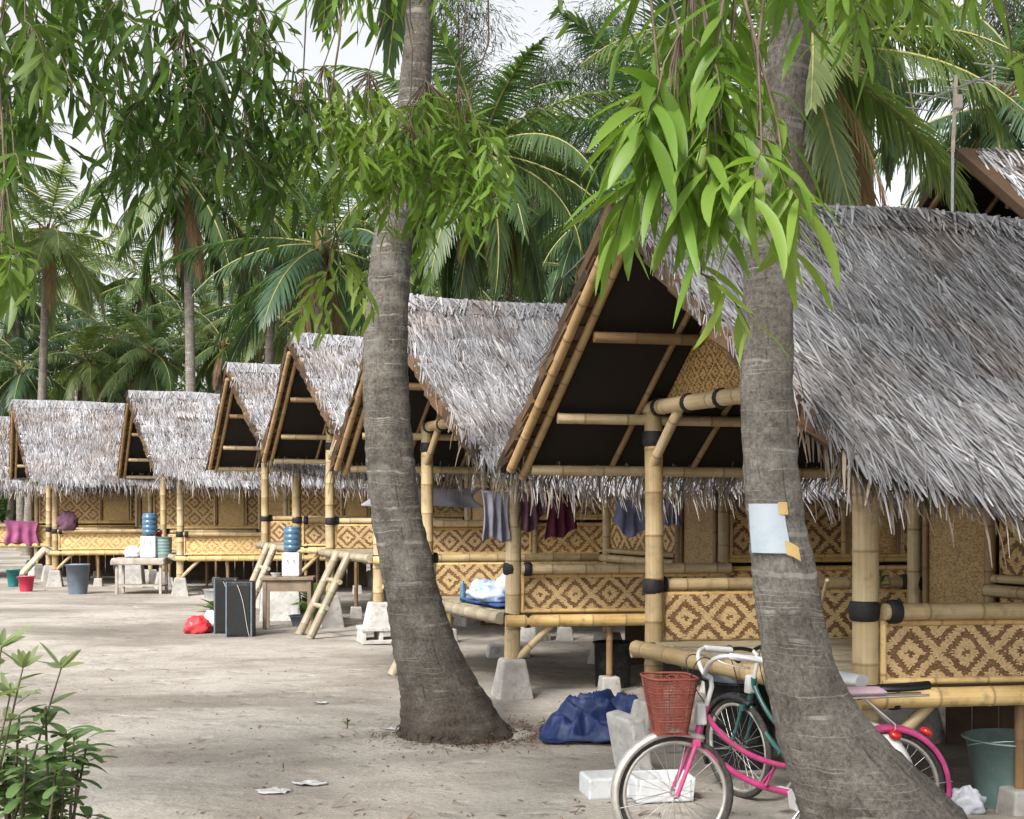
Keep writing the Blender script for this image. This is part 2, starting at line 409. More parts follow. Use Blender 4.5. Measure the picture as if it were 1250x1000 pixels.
    M['basket'] = plain('red_wire_coating', (.20, .05, .038), .6, .35, 22, .25, 0, .15, 40, (.16, .085, .06))
    M['reflector'] = plain('red_reflector', (.50, .015, .015), .2, .2, 10, .6)
    M['lilac'] = plain('faded_lilac_vinyl', (.50, .36, .42), .5, .2, 9, .3)
    M['black'] = plain('black_vinyl', (.010, .010, .011), .45, .3, 9, .4)
    M['grey_vinyl'] = plain('grey_vinyl', (.50, .51, .52), .5, .15, 9, .3)
    M['dark_plastic'] = plain('dark_plastic', (.012, .013, .015), .5, .3, 7, .35, 0, .1, 40, (.06, .06, .06))
    M['green_plastic'] = plain('grey_green_plastic', (.16, .25, .235), .5, .2, 6, .35, 0, .1, 40, (.22, .26, .25))
    M['grey_plastic'] = plain('blue_grey_plastic', (.12, .15, .185), .5, .2, 6, .35, 0, .1, 40)
    M['red_plastic'] = plain('red_plastic', (.46, .03, .07), .45, .2, 6, .4)
    M['teal_plastic'] = plain('teal_plastic', (.02, .17, .17), .45, .2, 6, .4)
    M['white_plastic'] = plain('white_plastic', (.60, .62, .64), .4, .08, 6, .4)
    q = NT('clear_plastic'); q.done((.9, .93, .95), .08, .5); q.b.inputs['Transmission Weight'].default_value = .8; M['clear'] = q.m
    q = NT('blue_water_bottle'); q.done((.09, .20, .32), .18, .5); q.b.inputs['Transmission Weight'].default_value = .35; M['bottle'] = q.m
    M['wood'] = plain('weathered_wood', (.24, .185, .135), .85, .4, 4, .2, 0, .5, 30)
    M['wood_grey'] = plain('grey_wood', (.36, .32, .28), .85, .35, 4, .2, 0, .5, 30)
    M['wood_shade'] = plain('shade_board_wood', (.10, .062, .04), .7, .35, 4, .25, 0, .4, 30)  # only for the added boards that stand in for underfloor shade
    M['cloth_grey'] = plain('grey_cloth', (.25, .25, .30), .9, .25, 5, .1, 0, .3, 70)
    M['cloth_blue'] = plain('dull_blue_cloth', (.20, .22, .34), .9, .25, 5, .1, 0, .3, 70)
    M['cloth_maroon'] = plain('maroon_cloth', (.10, .025, .045), .9, .3, 5, .1, 0, .3, 70)
    M['cloth_mauve'] = plain('mauve_cloth', (.14, .075, .105), .9, .3, 5, .1, 0, .3, 70)
    M['cloth_pink'] = plain('pink_cloth', (.30, .09, .19), .9, .25, 5, .1, 0, .3, 70)
    M['bag_red'] = plain('red_bag_film', (.60, .05, .06), .35, .2, 7, .4, 0, .3, 30)
    M['bag_white'] = plain('white_bag_film', (.55, .57, .63), .35, .12, 7, .4, 0, .3, 30)
    M['bag_blue'] = plain('blue_white_bag_film', (.38, .50, .74), .35, .5, 9, .4, 0, .3, 30, (.75, .77, .82))
    M['mat_blue'] = plain('blue_sleeping_mat', (.03, .075, .22), .7, .25, 8, .2)
    M['paper'] = plain('paper_sheet', (.37, .42, .47), .8, .08, 3, .1, 0, .1, 30, (.30, .36, .42))
    M['tape'] = plain('brown_tape', (.42, .29, .12), .35, .15, 9, .4)
    M['litter'] = plain('pale_scrap', (.42, .42, .42), .6, .1, 9, .2)
    M['dry_leaf'] = leaf('dry_leaf', [(.1, (.07, .045, .03)), (.5, (.14, .085, .05)), (.95, (.26, .18, .10))], .1, .8, (1, 1, 1))
    M['rust_pole'] = plain('painted_mast', (.62, .52, .47), .5, .25, 12, .3)
    M['metal'] = plain('grey_metal', (.45, .46, .48), .4, .2, 12, .5, .6)
    M['pebble'] = plain('pebble', (.26, .24, .22), .9, .4, 30, .2)
    M['room'] = plain('room_interior', (.10, .07, .04), .9, .3, 4, .1)
make_materials()
# ------------------------------------------------------------------ ground
def gh(x, y):
    """gentle lie of the trodden sand"""
    return .035 * noise.noise(V3((x * .35, y * .35, 3))) + .012 * noise.noise(V3((x * 1.7, y * 1.7, 9))) + .005 * noise.noise(V3((x * 5, y * 5, 1)))
def make_ground():
    def axis(lo, hi, step, far):
        a = []; x = lo
        while x <= hi: a.append(x); x += step
        s = step; y = lo; z = a[-1]; pre = []; post = []
        while y > -far: s *= 1.35; y -= s; pre.append(y)
        s = step
        while z < far: s *= 1.35; z += s; post.append(z)
        return pre[::-1] + a + post
    xs = axis(-12, 6, .11, 500); ys = axis(2.5, 26, .11, 700)
    m = MB(); nx = len(xs)
    vs = [(x, y, gh(x, y) if -14 < x < 9 and 1 < y < 30 else 0.0) for y in ys for x in xs]
    fs = [[j * nx + i, j * nx + i + 1, (j + 1) * nx + i + 1, (j + 1) * nx + i] for j in range(len(ys) - 1) for i in range(nx - 1)]
    m.add(vs, fs, None, 0, .5, True)
    tag(m.build('ground', M['ground']), kind='structure')
make_ground()

# ------------------------------------------------------------------ bamboo huts
TIE = 2.56                                   # height of the tie beams above a .70 m floor is scaled per hut
class Hut:
    def __init__(h, B, alpha=8, beta=23.8, W=2.285, f=.70, zr=3.67, ze=2.13, length=4.6, porch=2.0, n=4000, sw=.03, sl=.5,
                 label='', detail=2, ladder=None, sag=.09, seed=1, over=.82, flare=.30, footing='block', door='far', mat='bamboo_gold', nbr=False):
        random.seed(seed)
        h.B = V3((B[0], B[1], 0)); h.W = W; h.f = f; h.zr = zr; h.ze = ze; h.L = length; h.P = porch; h.n = n; h.sw = sw; h.sl = sl
        h.U = V3((math.cos(R(alpha)), math.sin(R(alpha)), 0)); h.Vv = V3((-math.sin(R(beta)), math.cos(R(beta)), 0))
        h.over = over; h.flare = flare; h.sag = sag; h.seed = seed; h.det = detail
        h.root = tag(empty('bamboo_hut', h.B), label, 'hut', 'thatched bamboo huts around the sandy yard')
        h.frame(footing, ladder, door, mat); h.roof()
    def p(h, u, v, z=0.0): return h.B + h.U * u + h.Vv * v + V3((0, 0, z))
    def drop(h, w):
        t = abs(w) / 1.72; return (h.zr - h.ze) * (1.10 * t - .10 * t * t)
    def near_w(h, u):
        t = min(1, max(0, (u + h.over) / 1.1)); return 1.72 + h.flare * (t * t * (3 - 2 * t))
    def rz(h, u, w, lift=0.0):
        t = max(0, min(1, (u + h.over) / 2.8))
        z = h.zr - h.sag * t - h.drop(w) * (1 - .25 * h.sag * t)
        z += .035 * noise.noise(V3((u * .9, w * .9, h.seed * 7.3)))
        z -= .04 * math.sin(math.pi * min(1, abs(w) / 1.72)) * (1 if u < -.3 else .4)
        return z + lift
    def rp(h, u, w, lift=0.0): return h.p(u, h.W / 2 + w, h.rz(u, w, lift))
    def part(h): return MB(h.B)
    def pole(h, name, a, b, r, mat='bamboo', parent=None, bend=.004):
        m = h.part(); m.bamboo(a, b, r, 12 if h.det > 1 else 7, bend=bend); return m.build(name, M[mat], parent or h.root)
    def lash(h, c, r, ax, parent, hgt=.11):
        """black rubber strap wound round a joint"""
        m = h.part(); c = V3(c); ax = V3(ax).normalized(); n = 12 if h.det > 1 else 8
        pts = [c + ax * (t - .5) * hgt for t in (0, .12, .5, .88, 1)]
        m.tube(pts, [r * 1.02, r * 1.16, r * 1.2, r * 1.15, r * 1.02], n)
        m.build('lashing', M['rubber'], parent)
    def frame(h, footing, ladder, door, gold):
        f, W, P, L, U, Vv, p = h.f, h.W, h.P, h.L, h.U, h.Vv, h.p
        k = (h.zr - h.ze) / 1.54
        tie = min(h.rz(0, -1.14), h.rz(0, 1.14)) - .12
        h.tie = tie
        fb = .35 if f < .9 else .45
        # posts
        spots = [(0, 0, .072), (0, W, .066), (P, W, .05), (P, 0, .05), (L, 0, .06), (L, W, .06)]
        posts = []
        for k_, (u, v, r) in enumerate(spots):
            front = k_ in (0, 1)
            z0 = fb - .05 if k_ != 5 else 0
            top = tie + .02 if front else h.rz(u, v - W / 2) - .12
            m = h.part(); m.bamboo(p(u, v, z0), p(u, v, top), r, 14 if h.det > 1 else 8, bend=.014)
            o = m.build('post', M['bamboo'], h.root); posts.append(o)
            h.lash(p(u, v, f + .47), r, (0, 0, 1), o); h.lash(p(u, v, f + .01), r, (0, 0, 1), o, .12)
            if front: h.lash(p(u, v, tie - .22), r, (0, 0, 1), o)
            m = h.part()
            if footing == 'blocks' and k_ == 0:
                c = p(u, v); pale = 0
                m.box(c + V3((0, 0, fb / 2 + .13)), (.36, .36, fb - .12), .3, 0, .66)
                o = m.build('footing', M['concrete_pale'], h.root, bevel=.015)
                for q, (dx, z) in enumerate(((0, .10),)):
                    b = h.part()
                    for hh in (-1, 1):
                        b.box(c + V3((0, 0, .03 + .08 * (hh + 1))), (.50, .44, .045), .3)
                    for hh in (-.22, 0, .22): b.box(c + V3((hh * .95, hh * .3, .11)), (.05, .40, .12), .3)
                    b.build('cinder_block', M['concrete_pale'], o, bevel=.006)
            else:
                a = .34
                m.box(p(u, v, fb * .47), (a, a, fb * 1.06), .25 + .2 * k_, 0, .62)
                m.build('footing', M['concrete'], h.root, bevel=.02)
        # floor
        m = h.part()
        for v0 in [i * .092 for i in range(int((W - .04) / .092))]:
            c = [p(-.02, v0 + .03, f + .045), p(L, v0 + .03, f + .045), p(L, v0 + .115, f + .045), p(-.02, v0 + .115, f + .045)]
            dz = V3((0, 0, .022 + rr(0, .006)))
            m.hexa(c + [q + dz for q in c])
        m.build('floor', M['bamboo_grey'], h.root)
        r = .055
        h.pole('floor_beam', p(-.10, -.10, f), p(L, -.10, f), r, gold)
        h.pole('floor_beam', p(-.12, W + .08, f), p(L, W + .08, f), r, 'bamboo')
        h.pole('floor_beam', p(-.11, W + .03, f + .02), p(-.11, -.02, f + .02), .058, 'bamboo' if h.seed == 1 else 'bamboo_grey')
        for v in (.5, 1.15, 1.8): h.pole('floor_joist', p(-.05, v, f - .035), p(L, v, f - .035), .035, 'bamboo_brown')
        for u in (.9, P + .4, 3.4):
            o = h.pole('stub_post', p(u, -.02, .16), p(u, -.02, f - .05), .03, 'bamboo_brown')
            m = h.part(); m.box(p(u, -.02, .07), (.2, .2, .2), .2, 0, .8); m.build('stub_footing', M['concrete'], h.root, bevel=.012)
            o = h.pole('stub_post', p(u, W, .0), p(u, W, f - .05), .03, 'bamboo_brown')
        for (u, d) in ((0, 1), (L, -1)):
            h.pole('brace', p(u + .03 * d, -.03, f - .36), p(u + .36 * d, -.06, f - .02), .034, 'bamboo')
        for i in range(int((L - P - .2) / .21)):                    # dark boards added to stand in for deep shade under the room
            m = h.part(); a = P + .12 + i * .21; m.panel(p(a, W - .16), p(a + .20, W - .16 + rr(-.008, .008)), .0, f - .10, .018); m.build('shade_board', M['wood_shade'], h.root)
        # porch railings with woven panels
        for v, s, nm in ((0, -1, 'near'), (W, 1, 'far')):
            for zz in (f + .47, f): h.lash(p(.11, v + .085 * s, zz), .056, U, posts[0 if s < 0 else 1], .07)
            o = h.pole('rail', p(.05, v + .09 * s, f + .47), p(P + .02, v + .09 * s, f + .47), .046, 'bamboo')
            if s > 0: h.lash(p(P - .02, v + .08, f + .47), .056, U, o, .07)
            m = h.part()
            m.panel(p(.10, v + .02 * s), p(P - .06, v + .02 * s), f + .08, f + .405, .014)
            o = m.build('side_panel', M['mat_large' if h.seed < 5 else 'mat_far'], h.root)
            m = h.part(); vv = v + .02 * s + .014 * (-1 if s < 0 else 1)
            for (a, b) in (((.07, f + .405), (P - .04, f + .405)), ((.07, f + .082), (P - .04, f + .082)), ((.085, f + .07), (.085, f + .42)), ((P - .055, f + .07), (P - .055, f + .42))):
                m.bamboo(p(a[0], vv, a[1]), p(b[0], vv, b[1]), .019, 8)
            m.build('panel_frame', M['bamboo_gold'], o)
        # room: long wall on the near side
        eave = h.rz(P + 1, -1.14) - .1
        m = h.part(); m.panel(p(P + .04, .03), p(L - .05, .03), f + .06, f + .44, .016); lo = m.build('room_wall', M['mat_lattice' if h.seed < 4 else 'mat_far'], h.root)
        m = h.part()
        for z, rd in ((f + .065, .022), (f + .455, .024), (f + .535, .026), (f + .57, .02)): m.bamboo(p(P + .03, 0.0, z), p(L - .03, 0.0, z), rd, 8)
        m.build('wall_rail', M['bamboo_gold'], lo)
        segs = 3; tot = L - P - .1; ua = P + .06
        for i in range(segs):
            a = ua; ww = tot * (.46, .22, .32)[i]; ua += ww
            m = h.part(); m.panel(p(a, .035), p(a + ww, .035), f + .56, eave, .016, 0, i * .37)
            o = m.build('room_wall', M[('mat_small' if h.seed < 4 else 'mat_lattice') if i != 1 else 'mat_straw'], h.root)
            for uu in (a + .02, a + ww - .02):
                m = h.part(); m.bamboo(p(uu, .008, f + .56), p(uu, .008, eave), .022, 8); m.build('wall_batten', M['bamboo_gold' if i != 1 else 'bamboo_brown'], o)
        m = h.part(); m.panel(p(P, W - .03), p(L, W - .03), f + .06, eave, .016); m.build('room_wall', M['mat_plain'], h.root)
        m = h.part(); m.panel(p(L - .02, .02), p(L - .02, W - .02), f + .06, eave + .2, .016); m.build('room_wall', M['mat_plain'], h.root)
        # room: front wall across the porch, with a door
        dv = (W - .72, W - .12) if door == 'far' else (.12, .72)
        ov = (.04, W - .80) if door == 'far' else (.80, W - .04)
        m = h.part(); m.panel(p(P + .02, dv[1]), p(P + .02, dv[0]), f + .08, f + 1.42, .022); d = m.build('door', M['mat_plain'], h.root)
        m = h.part()
        for vv in dv: m.bamboo(p(P - .01, vv, f + .07), p(P - .01, vv, f + 1.5), .024, 8)
        m.bamboo(p(P - .012, dv[0], f + 1.43), p(P - .012, dv[1], f + 1.43), .022, 8)
        m.build('door_frame', M['bamboo_brown'], d)
        m = h.part(); m.panel(p(P + .02, dv[1]), p(P + .02, dv[0]), f + 1.45, eave + .35, .02); m.build('front_wall', M['mat_plain'], h.root)
        for z0, z1, mt in ((f + .06, f + .42, 'mat_small'), (f + .52, eave + .35, 'mat_small')):
            m = h.part(); m.panel(p(P + .02, ov[1]), p(P + .02, ov[0]), z0, z1, .02); fw = m.build('front_wall', M[mt], h.root)
        m = h.part(); m.bamboo(p(P - .06, ov[0] - .05, f + .47), p(P - .06, ov[1] + .05, f + .47), .042, 8)
        m.bamboo(p(P - .03, ov[0], f + .55), p(P - .03, ov[1], f + .55), .03, 8)
        o = m.build('wall_rail', M['bamboo'], fw)
        h.pole('post', p(P - .02, ov[1] + .05 if door == 'far' else ov[0] - .05, f), p(P - .02, ov[1] + .05 if door == 'far' else ov[0] - .05, eave + .3), .04, 'bamboo_brown')
        # gable infill and tie beam with its row of straps
        t = h.pole('tie_beam', p(-.02, -.12, tie), p(-.02, W + .05, tie), .055, 'bamboo')
        for i in range(6): h.lash(p(-.02, .18 + i * (W - .3) / 5, tie), .057, Vv, t, .045)
        m = h.part()
        vs = [p(.05, .06, tie + .03), p(.05, W - .06, tie + .03), h.rp(.05, 0, -.12)]
        th = U * .012; m.add(vs + [q + th for q in vs], [[0, 1, 2], [5, 4, 3], [0, 3, 4, 1], [1, 4, 5, 2], [2, 5, 3, 0]],
            [[(0, 0), (W, 0), (W / 2, 1)], [(W / 2, 1), (W, 0), (0, 0)], [(0, 0)] * 4, [(0, 0)] * 4, [(0, 0)] * 4])
        m.build('gable_wall', M['mat_gable'], h.root)
        for v, s in ((0, -1), (W, 1)): h.pole('brace', p(-.02, v - .02 * s, tie - .42), p(.0, v - .36 * s, tie - .03), .036, 'bamboo')
        # access ladder in front of the porch
        if ladder:
            v0, v1, run = ladder
            lad = tag(empty('ladder', p(-.2, (v0 + v1) / 2) - h.B, 0, h.root)); off = p(-.2, (v0 + v1) / 2) - h.B
            def lp(name, a, b, r_):
                m = MB(p(-.2, (v0 + v1) / 2)); m.bamboo(a, b, r_, 9, bend=.01); m.build(name, M['bamboo_grey'], lad)
            for v in (v0, v1): lp('side_pole', p(-.10 - run, v - .16, .0), p(-.16, v, f + .06), .056)
            for t in (.34, .64): lp('rung', p(-.10 - run * (1 - t), v0 - .16 * (1 - t) - .1, (f + .06) * t + .03), p(-.10 - run * (1 - t), v1 - .16 * (1 - t) + .1, (f + .06) * t + .03), .034)
    def roof(h):
        L, W, U = h.L, h.W, h.U
        u0, u1 = -h.over, L + .55
        rp = h.rp
        m = h.part(); nu = 40; nw = 14; th = .10
        def wat(u, s, t): return s * t * (h.near_w(u) if s < 0 else 1.72)
        def ug(s, t): return u0 + (.30 * t if s < 0 else 0)
        def edge(s): return lambda a, b, l=0: rp(ug(s, b) + (u1 - ug(s, b)) * a, wat(ug(s, b) + (u1 - ug(s, b)) * a, s, b), l)
        for s in (-1, 1):
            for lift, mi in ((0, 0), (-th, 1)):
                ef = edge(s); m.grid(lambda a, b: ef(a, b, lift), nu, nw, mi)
            # verges: the cut ends of the leaf courses, and the eave edge
            for u, e in ((u0, -1), (u1, 1)):
                uo = (lambda t: ug(s, t)) if e < 0 else (lambda t: u1)
                m.grid(lambda a, b: rp(uo(a), wat(uo(a), s, a), -th * b), nw, 1, 2, False)
                for j in range(17):
                    w0 = (j + .1) / 17; w1 = min(1.04, (j + 2.1) / 17)
                    c = []
                    for lf, sh in ((-.10, 0), (.012, 0)):
                        for du, ww, l2 in ((-.04 - rr(0, .035), w0, -.03), (.12, w0, -.03), (.12, w1, .03), (-.04 - rr(0, .035), w1, .03)):
                            c.append(rp(u - e * du * -1 if e > 0 else uo(ww) + du, wat(u, s, ww), lf * .85 + l2 * .8 - .012))
                    m.hexa(c, 2)
            e0 = ug(s, 1); m.grid(lambda a, b: rp(e0 + (u1 - e0) * a, wat(e0 + (u1 - e0) * a, s, 1), -th * b), nu, 1, 2, False)
        roof = m.build('roof', [M['thatch_brown'], M['thatch_under_shade'], M['thatch_brown']], h.root)
        # weathered leaf straws
        m = h.part(); n = h.n
        vis = min(u1, h.vis if hasattr(h, 'vis') else 3.2)
        Vv = h.Vv
        def straw(u, w, s, L_, wd, jit, lift, dr=.25, mi=0, rn=None):
            a = rp(u, w, lift); e = .12
            d = (rp(u, w + s * e) - rp(u, w)); d.normalize(); side = U
            nrm = d.cross(side) * (1 if s > 0 else -1)
            if nrm.z < 0: nrm = -nrm
            d = (d + side * jit + nrm * rr(.0, .045)).normalized()
            m.blade(a, d, L_, wd, (nrm + side * rr(-.35, .35)).normalized(), 3, dr, mi, rn, .25, rr(-.25, .25))
        rows = 20
        for s, cnt in ((-1, n), (1, n // 3)):
            for i in range(cnt):
                u = rr(u0 - .02, vis) if random.random() < .85 else rr(u0, u1)
                row = random.randrange(rows); t = max(0, min(.99, (row + .5 + .9 * noise.noise(V3((u * 1.6, row * 3.7, h.seed))) + random.gauss(0, .22)) / rows))
                if u < ug(s, t) - .01: u = ug(s, t) + rr(0, .3)
                w = wat(u, s, t); flat = random.random() < .38
                tone = max(0, min(.98, .48 + .30 * noise.noise(V3((u * 1.1, row * .9, s))) + .25 * noise.noise(V3((u * 6, row * 2.1, 5))) + random.gauss(0, .23)))
                lean = .16 * noise.noise(V3((u * .8, row * .5, 11 + s)))
                straw(u, w, s, h.sl * rr(.5, 1.1), h.sw * (rr(1.2, 2.6) if flat else rr(.45, 1.0)), random.gauss(lean, .12 if flat else .19), rr(0, .016) if flat else rr(.004, .042), rr(.05, .3), 0, tone)
        # ragged fringe along the eaves
        span = u1 - u0
        for s in (-1, 1):
            for i in range(int(span * (150 if h.det > 1 else 85))):
                u = rr(ug(s, 1) - .04, u1 + .04); t = rr(.90, 1.0); w = wat(u, s, t)
                clump = .5 + .5 * noise.noise(V3((u * 3.1, s * 5, h.seed)))
                straw(u, w, s, rr(.12, .34) + (.22 if s < 0 else .30) * clump * random.random(), h.sw * rr(.5, 1.2), random.gauss(.05, .30), rr(-.09, .03), rr(.5, 1.9), 1 if random.random() < .7 else 0)
            for i in range(int(60 * h.det)):                        # along the gable edge
                t = rr(.05, 1); w = wat(u0, s, t)
                straw(ug(s, t) + rr(-.01, .05), w, s, rr(.10, .26), h.sw, random.gauss(.10 if s < 0 else -.02, .12), rr(-.02, .02), .2, 1 if random.random() < .3 else 0)
        for i in range(420 if h.det > 1 else 50):                                   # loose dry ends at the open corner of the near eave
            t = rr(.72, 1.0); u = ug(-1, t) + abs(random.gauss(0, .36)); w = wat(u, -1, t)
            straw(u, w, -1, rr(.10, .40), h.sw * rr(.6, 1.7), random.gauss(.12, .45), rr(-.12, -.03), rr(.3, 2.2), 2)
        m.build('thatch', [M['thatch'], M['thatch_fringe'], M['thatch_tan']], roof)
        # ridge capping: folded palm leaf laid across the ridge
        m = h.part()
        for s in (-1, 1):
            m.grid(lambda a, b: rp(u0 - .02 + (span + .04) * a, s * .13 * b, .058 - .03 * b), 60, 2, 0, True, .45)
            for i in range(int(span * (130 if h.det > 1 else 60))):
                u = rr(u0 - .05, u1 + .05); d = (rp(u, s * .2) - rp(u, s * .02)).normalized(); nn = V3((0, 0, 1))
                m.blade(rp(u, s * rr(0, .05), .062 + rr(0, .012)), d + U * random.gauss(0, .45), rr(.10, .26), h.sw * rr(.8, 1.9), nn, 2, .05, 0, rr(.25, .95), .5)
        m.build('ridge_cap', M['thatch'], roof)
        # rafters and purlins underneath
        nr = 6 if h.det > 1 else 5
        for s in (-1, 1):
            for i in range(nr):
                u = -.70 + i * .62 if i else u0 + (.10 if s > 0 else .16)
                if i >= nr: break
                dz_ = -.085 if i == 0 and s > 0 else -.05
                if i == 0 and s > 0: u = u0 - .02
                h.pole('rafter', rp(u, s * .03, -th + dz_), rp(u + (ug(s, 1) - u0), s * 1.62, -th + dz_), .034 if i == 0 else .022, 'bamboo_tan' if i == 0 else 'bamboo_brown', None, .012)
                if i == 0: h.pole('rafter', rp(u0 + (.09 if s > 0 else .03), s * .03, -th - (.09 if s > 0 else .04)), rp(ug(s, 1) + (.09 if s > 0 else .05), s * 1.68, -th - (.09 if s > 0 else .05)), .03, 'bamboo_tan', None, .012)
            for w in (.58, 1.14, 1.58):
                h.pole('purlin', rp(ug(s, w / 1.72) + .12, s * w, -th - .11), rp(u1 - .1, s * w, -th - .11), .038, 'bamboo_brown' if w < 1.1 else 'bamboo', None, .004)

def make_huts():
    H = {}
    def add(i, B, label, **k):
        H[i] = Hut(B, label=label, seed=i, **k)
    add(1, (1.938, 6.76), 'nearest thatched bamboo hut, behind the pink bicycle, with woven porch panels', f=.70, zr=3.67, ze=2.13, n=32000, sw=.0145, sl=.38, flare=.34)
    add(2, (0.0, 11.25), 'second thatched bamboo hut, standing behind the leaning palm with laundry under its eave', f=.70, zr=3.80, ze=2.25, n=20000, sw=.0145, sl=.31, door='near', flare=.32, ladder=(1.35, 1.75, .5))
    add(3, (-1.70, 15.65), 'raised thatched bamboo hut with a ladder, third hut from the pink bicycle', f=1.05, zr=4.02, ze=2.5, n=14000, sw=.0145, sl=.26, detail=1, footing='blocks', ladder=(.75, 1.30, .62))
    add(4, (-3.33, 19.06), 'raised thatched bamboo hut with steep gable behind the wooden water table', f=1.05, zr=4.02, ze=2.5, n=14000, sw=.0145, sl=.26, detail=1, ladder=(.8, 1.3, .55), length=4.2)
    add(5, (-6.43, 23.8), 'thatched bamboo hut with pale roof between the twin gabled huts and the low grey bin', f=.72, zr=4.02, ze=2.46, n=16000, sw=.0145, sl=.24, detail=1, length=4.4)
    add(6, (-9.88, 26.57), 'thatched bamboo hut with open porch behind the grey bin and the covered table', f=.72, zr=4.08, ze=2.36, n=16000, sw=.0145, sl=.24, detail=1, length=5.0, ladder=(.5, 1.2, .75), flare=.1)
    add(7, (-13.35, 29.1), 'farthest thatched bamboo hut with a pink cloth over its porch rail', f=.80, zr=3.95, ze=2.3, n=6000, sw=.018, sl=.26, detail=1, length=5.2, flare=.1)
    return H
HUTS = make_huts()

# the taller house whose gable rises behind the nearest hut
def tall_house():
    random.seed(41)
    root = tag(empty('tall_house', (7.8, 16.4, 0)), 'taller thatched house with dark open gable rising behind the nearest hut roof', 'house')
    O = V3((7.8, 16.4, 0)); U = V3((math.cos(R(10)), math.sin(R(10)), 0)); W = V3((-math.sin(R(26)), math.cos(R(26)), 0))
    P = lambda u, w, z: V3((5.75, 16.0, 0)) + U * u + W * w + V3((0, 0, z))
    zr, ze, hw, L = 6.42, 4.45, 2.2, 5.5
    def rp(u, w, l=0): t = abs(w) / hw; return P(u, w, zr - (zr - ze) * (1.08 * t - .08 * t * t) + l - .05 * max(0, u) / 3 + .03 * noise.noise(V3((u, w, 2))))
    m = MB(O)
    for s in (-1, 1):
        for l, mi in ((0, 0), (-.12, 1)): m.grid(lambda a, b: rp(L * a, s * hw * b, l), 20, 10, mi)
        m.grid(lambda a, b: rp(0, s * hw * a, -.12 * b), 10, 1, 0, False); m.grid(lambda a, b: rp(L, s * hw * a, -.12 * b), 10, 1, 0, False)
        m.grid(lambda a, b: rp(L * a, s * hw, -.12 * b), 10, 1, 0, False)
    roof = m.build('roof', [M['thatch_brown'], M['thatch_under_shade']], root)
    m = MB(O)
    for s, cnt in ((-1, 4500), (1, 1500)):
        for i in range(cnt):
            u = rr(.22, L); w = s * hw * rr(0, 1); d = (rp(u, w + s * .1) - rp(u, w)).normalized(); nn = d.cross(U); nn = nn if nn.z > 0 else -nn
            m.blade(rp(u, w, rr(0, .05)), d + U * random.gauss(.1, .25) + nn * rr(.01, .1), rr(.3, .65), .032 * rr(.5, 1.3), nn, 3, .3, 0, None, .25)
        for i in range(500):
            u = rr(.25, L); w = s * hw; d = (rp(u, w) - rp(u, w - s * .1)).normalized()
            m.blade(rp(u, w * rr(.92, 1), -.03), d + U * random.gauss(0, .3), rr(.2, .5), .03, (0, 0, 1), 3, 1.2, 0)
    m.build('thatch', M['thatch'], roof)
    for s in (-1, 1):
        for u in (.12, .95, 1.8, 2.6):
            m = MB(O); m.bamboo(rp(u, s * .03, -.18), rp(u, s * (hw - .1), -.18), .045 if u < .2 else .035, 8, bend=.015); m.build('rafter', M['bamboo_brown'], root)
        for w in (.7, 1.4, 2.05):
            m = MB(O); m.bamboo(rp(.15, s * w, -.25), rp(L - .1, s * w, -.25), .045, 8); m.build('purlin', M['bamboo_brown'], root)
        for u in (.7, 2.8, 5.0):
            m = MB(O); m.bamboo(P(u, s * 1.8, 0), rp(u, s * 1.8, -.2), .085, 10); m.build('post', M['bamboo'], root)
    for a, b in (((.75, -1.75), (5, -1.75)), ((.75, 1.75), (5, 1.75)), ((.75, -1.75), (.75, 1.75)), ((5, -1.75), (5, 1.75))):
        m = MB(O); m.panel(P(a[0], a[1], 0), P(b[0], b[1], 0), .5, 4.6, .03); m.build('wall', M['mat_plain'], root)
    m = MB(O)
    c = [P(.6, -1.9, .45), P(5.1, -1.9, .45), P(5.1, 1.9, .45), P(.6, 1.9, .45)]; m.hexa(c + [q + V3((0, 0, .06)) for q in c]); m.build('floor', M['wood'], root)
tall_house()
# ------------------------------------------------------------------ coconut palms
def frond(m, base, az, el, L, bend, nl, mi=0, rm=1, hang=.8, wid=.055, dead=False, twist=0.0, lw=.24):
    """one pinnate leaf: arching rib with two rows of leaflets"""
    base = V3(base); c, s = math.cos(az), math.sin(az); H = V3((c, s, 0)); S = V3((-s, c, 0))
    n = 14; pts = [base]; e = el; tang = []
    for i in range(n):
        t = (i + .5) / n
        ee = el - bend * t ** 1.25
        d = H * math.cos(ee) + V3((0, 0, math.sin(ee))) + S * twist * t * .4
        d.normalize(); tang.append(d); pts.append(pts[-1] + d * L / n)
    tang.append(tang[-1])
    m.tube(pts, [.030 * (1 - .88 * i / n) + .004 for i in range(n + 1)], 4, rm, False)
    base_rn = random.random() * .55
    for k in range(nl):
        t = .10 + .89 * (k + rr(-.3, .3)) / nl; t = max(.08, min(.99, t))
        x = t * n; i = min(n - 1, int(x)); p = pts[i].lerp(pts[i + 1], x - i); tg = tang[i]
        up = S.cross(tg); up = up if up.z > -.2 else -up
        prof = (math.sin(math.pi * min(1, (t * .92 + .12))) ** .6) if t < .97 else .35
        ll = L * lw * max(.25, prof) * rr(.85, 1.12)
        for sd in (-1, 1):
            if random.random() < .05: continue
            d = S * sd * (.9 - .35 * t) + tg * (.42 + .5 * t) + up * rr(.05, .30) + V3((0, 0, -.25 * hang))
            m.blade(p, d, ll, wid * rr(.7, 1.15), up, 3, hang * rr(.7, 1.5), mi, min(.99, base_rn + rr(0, .45)), .12)
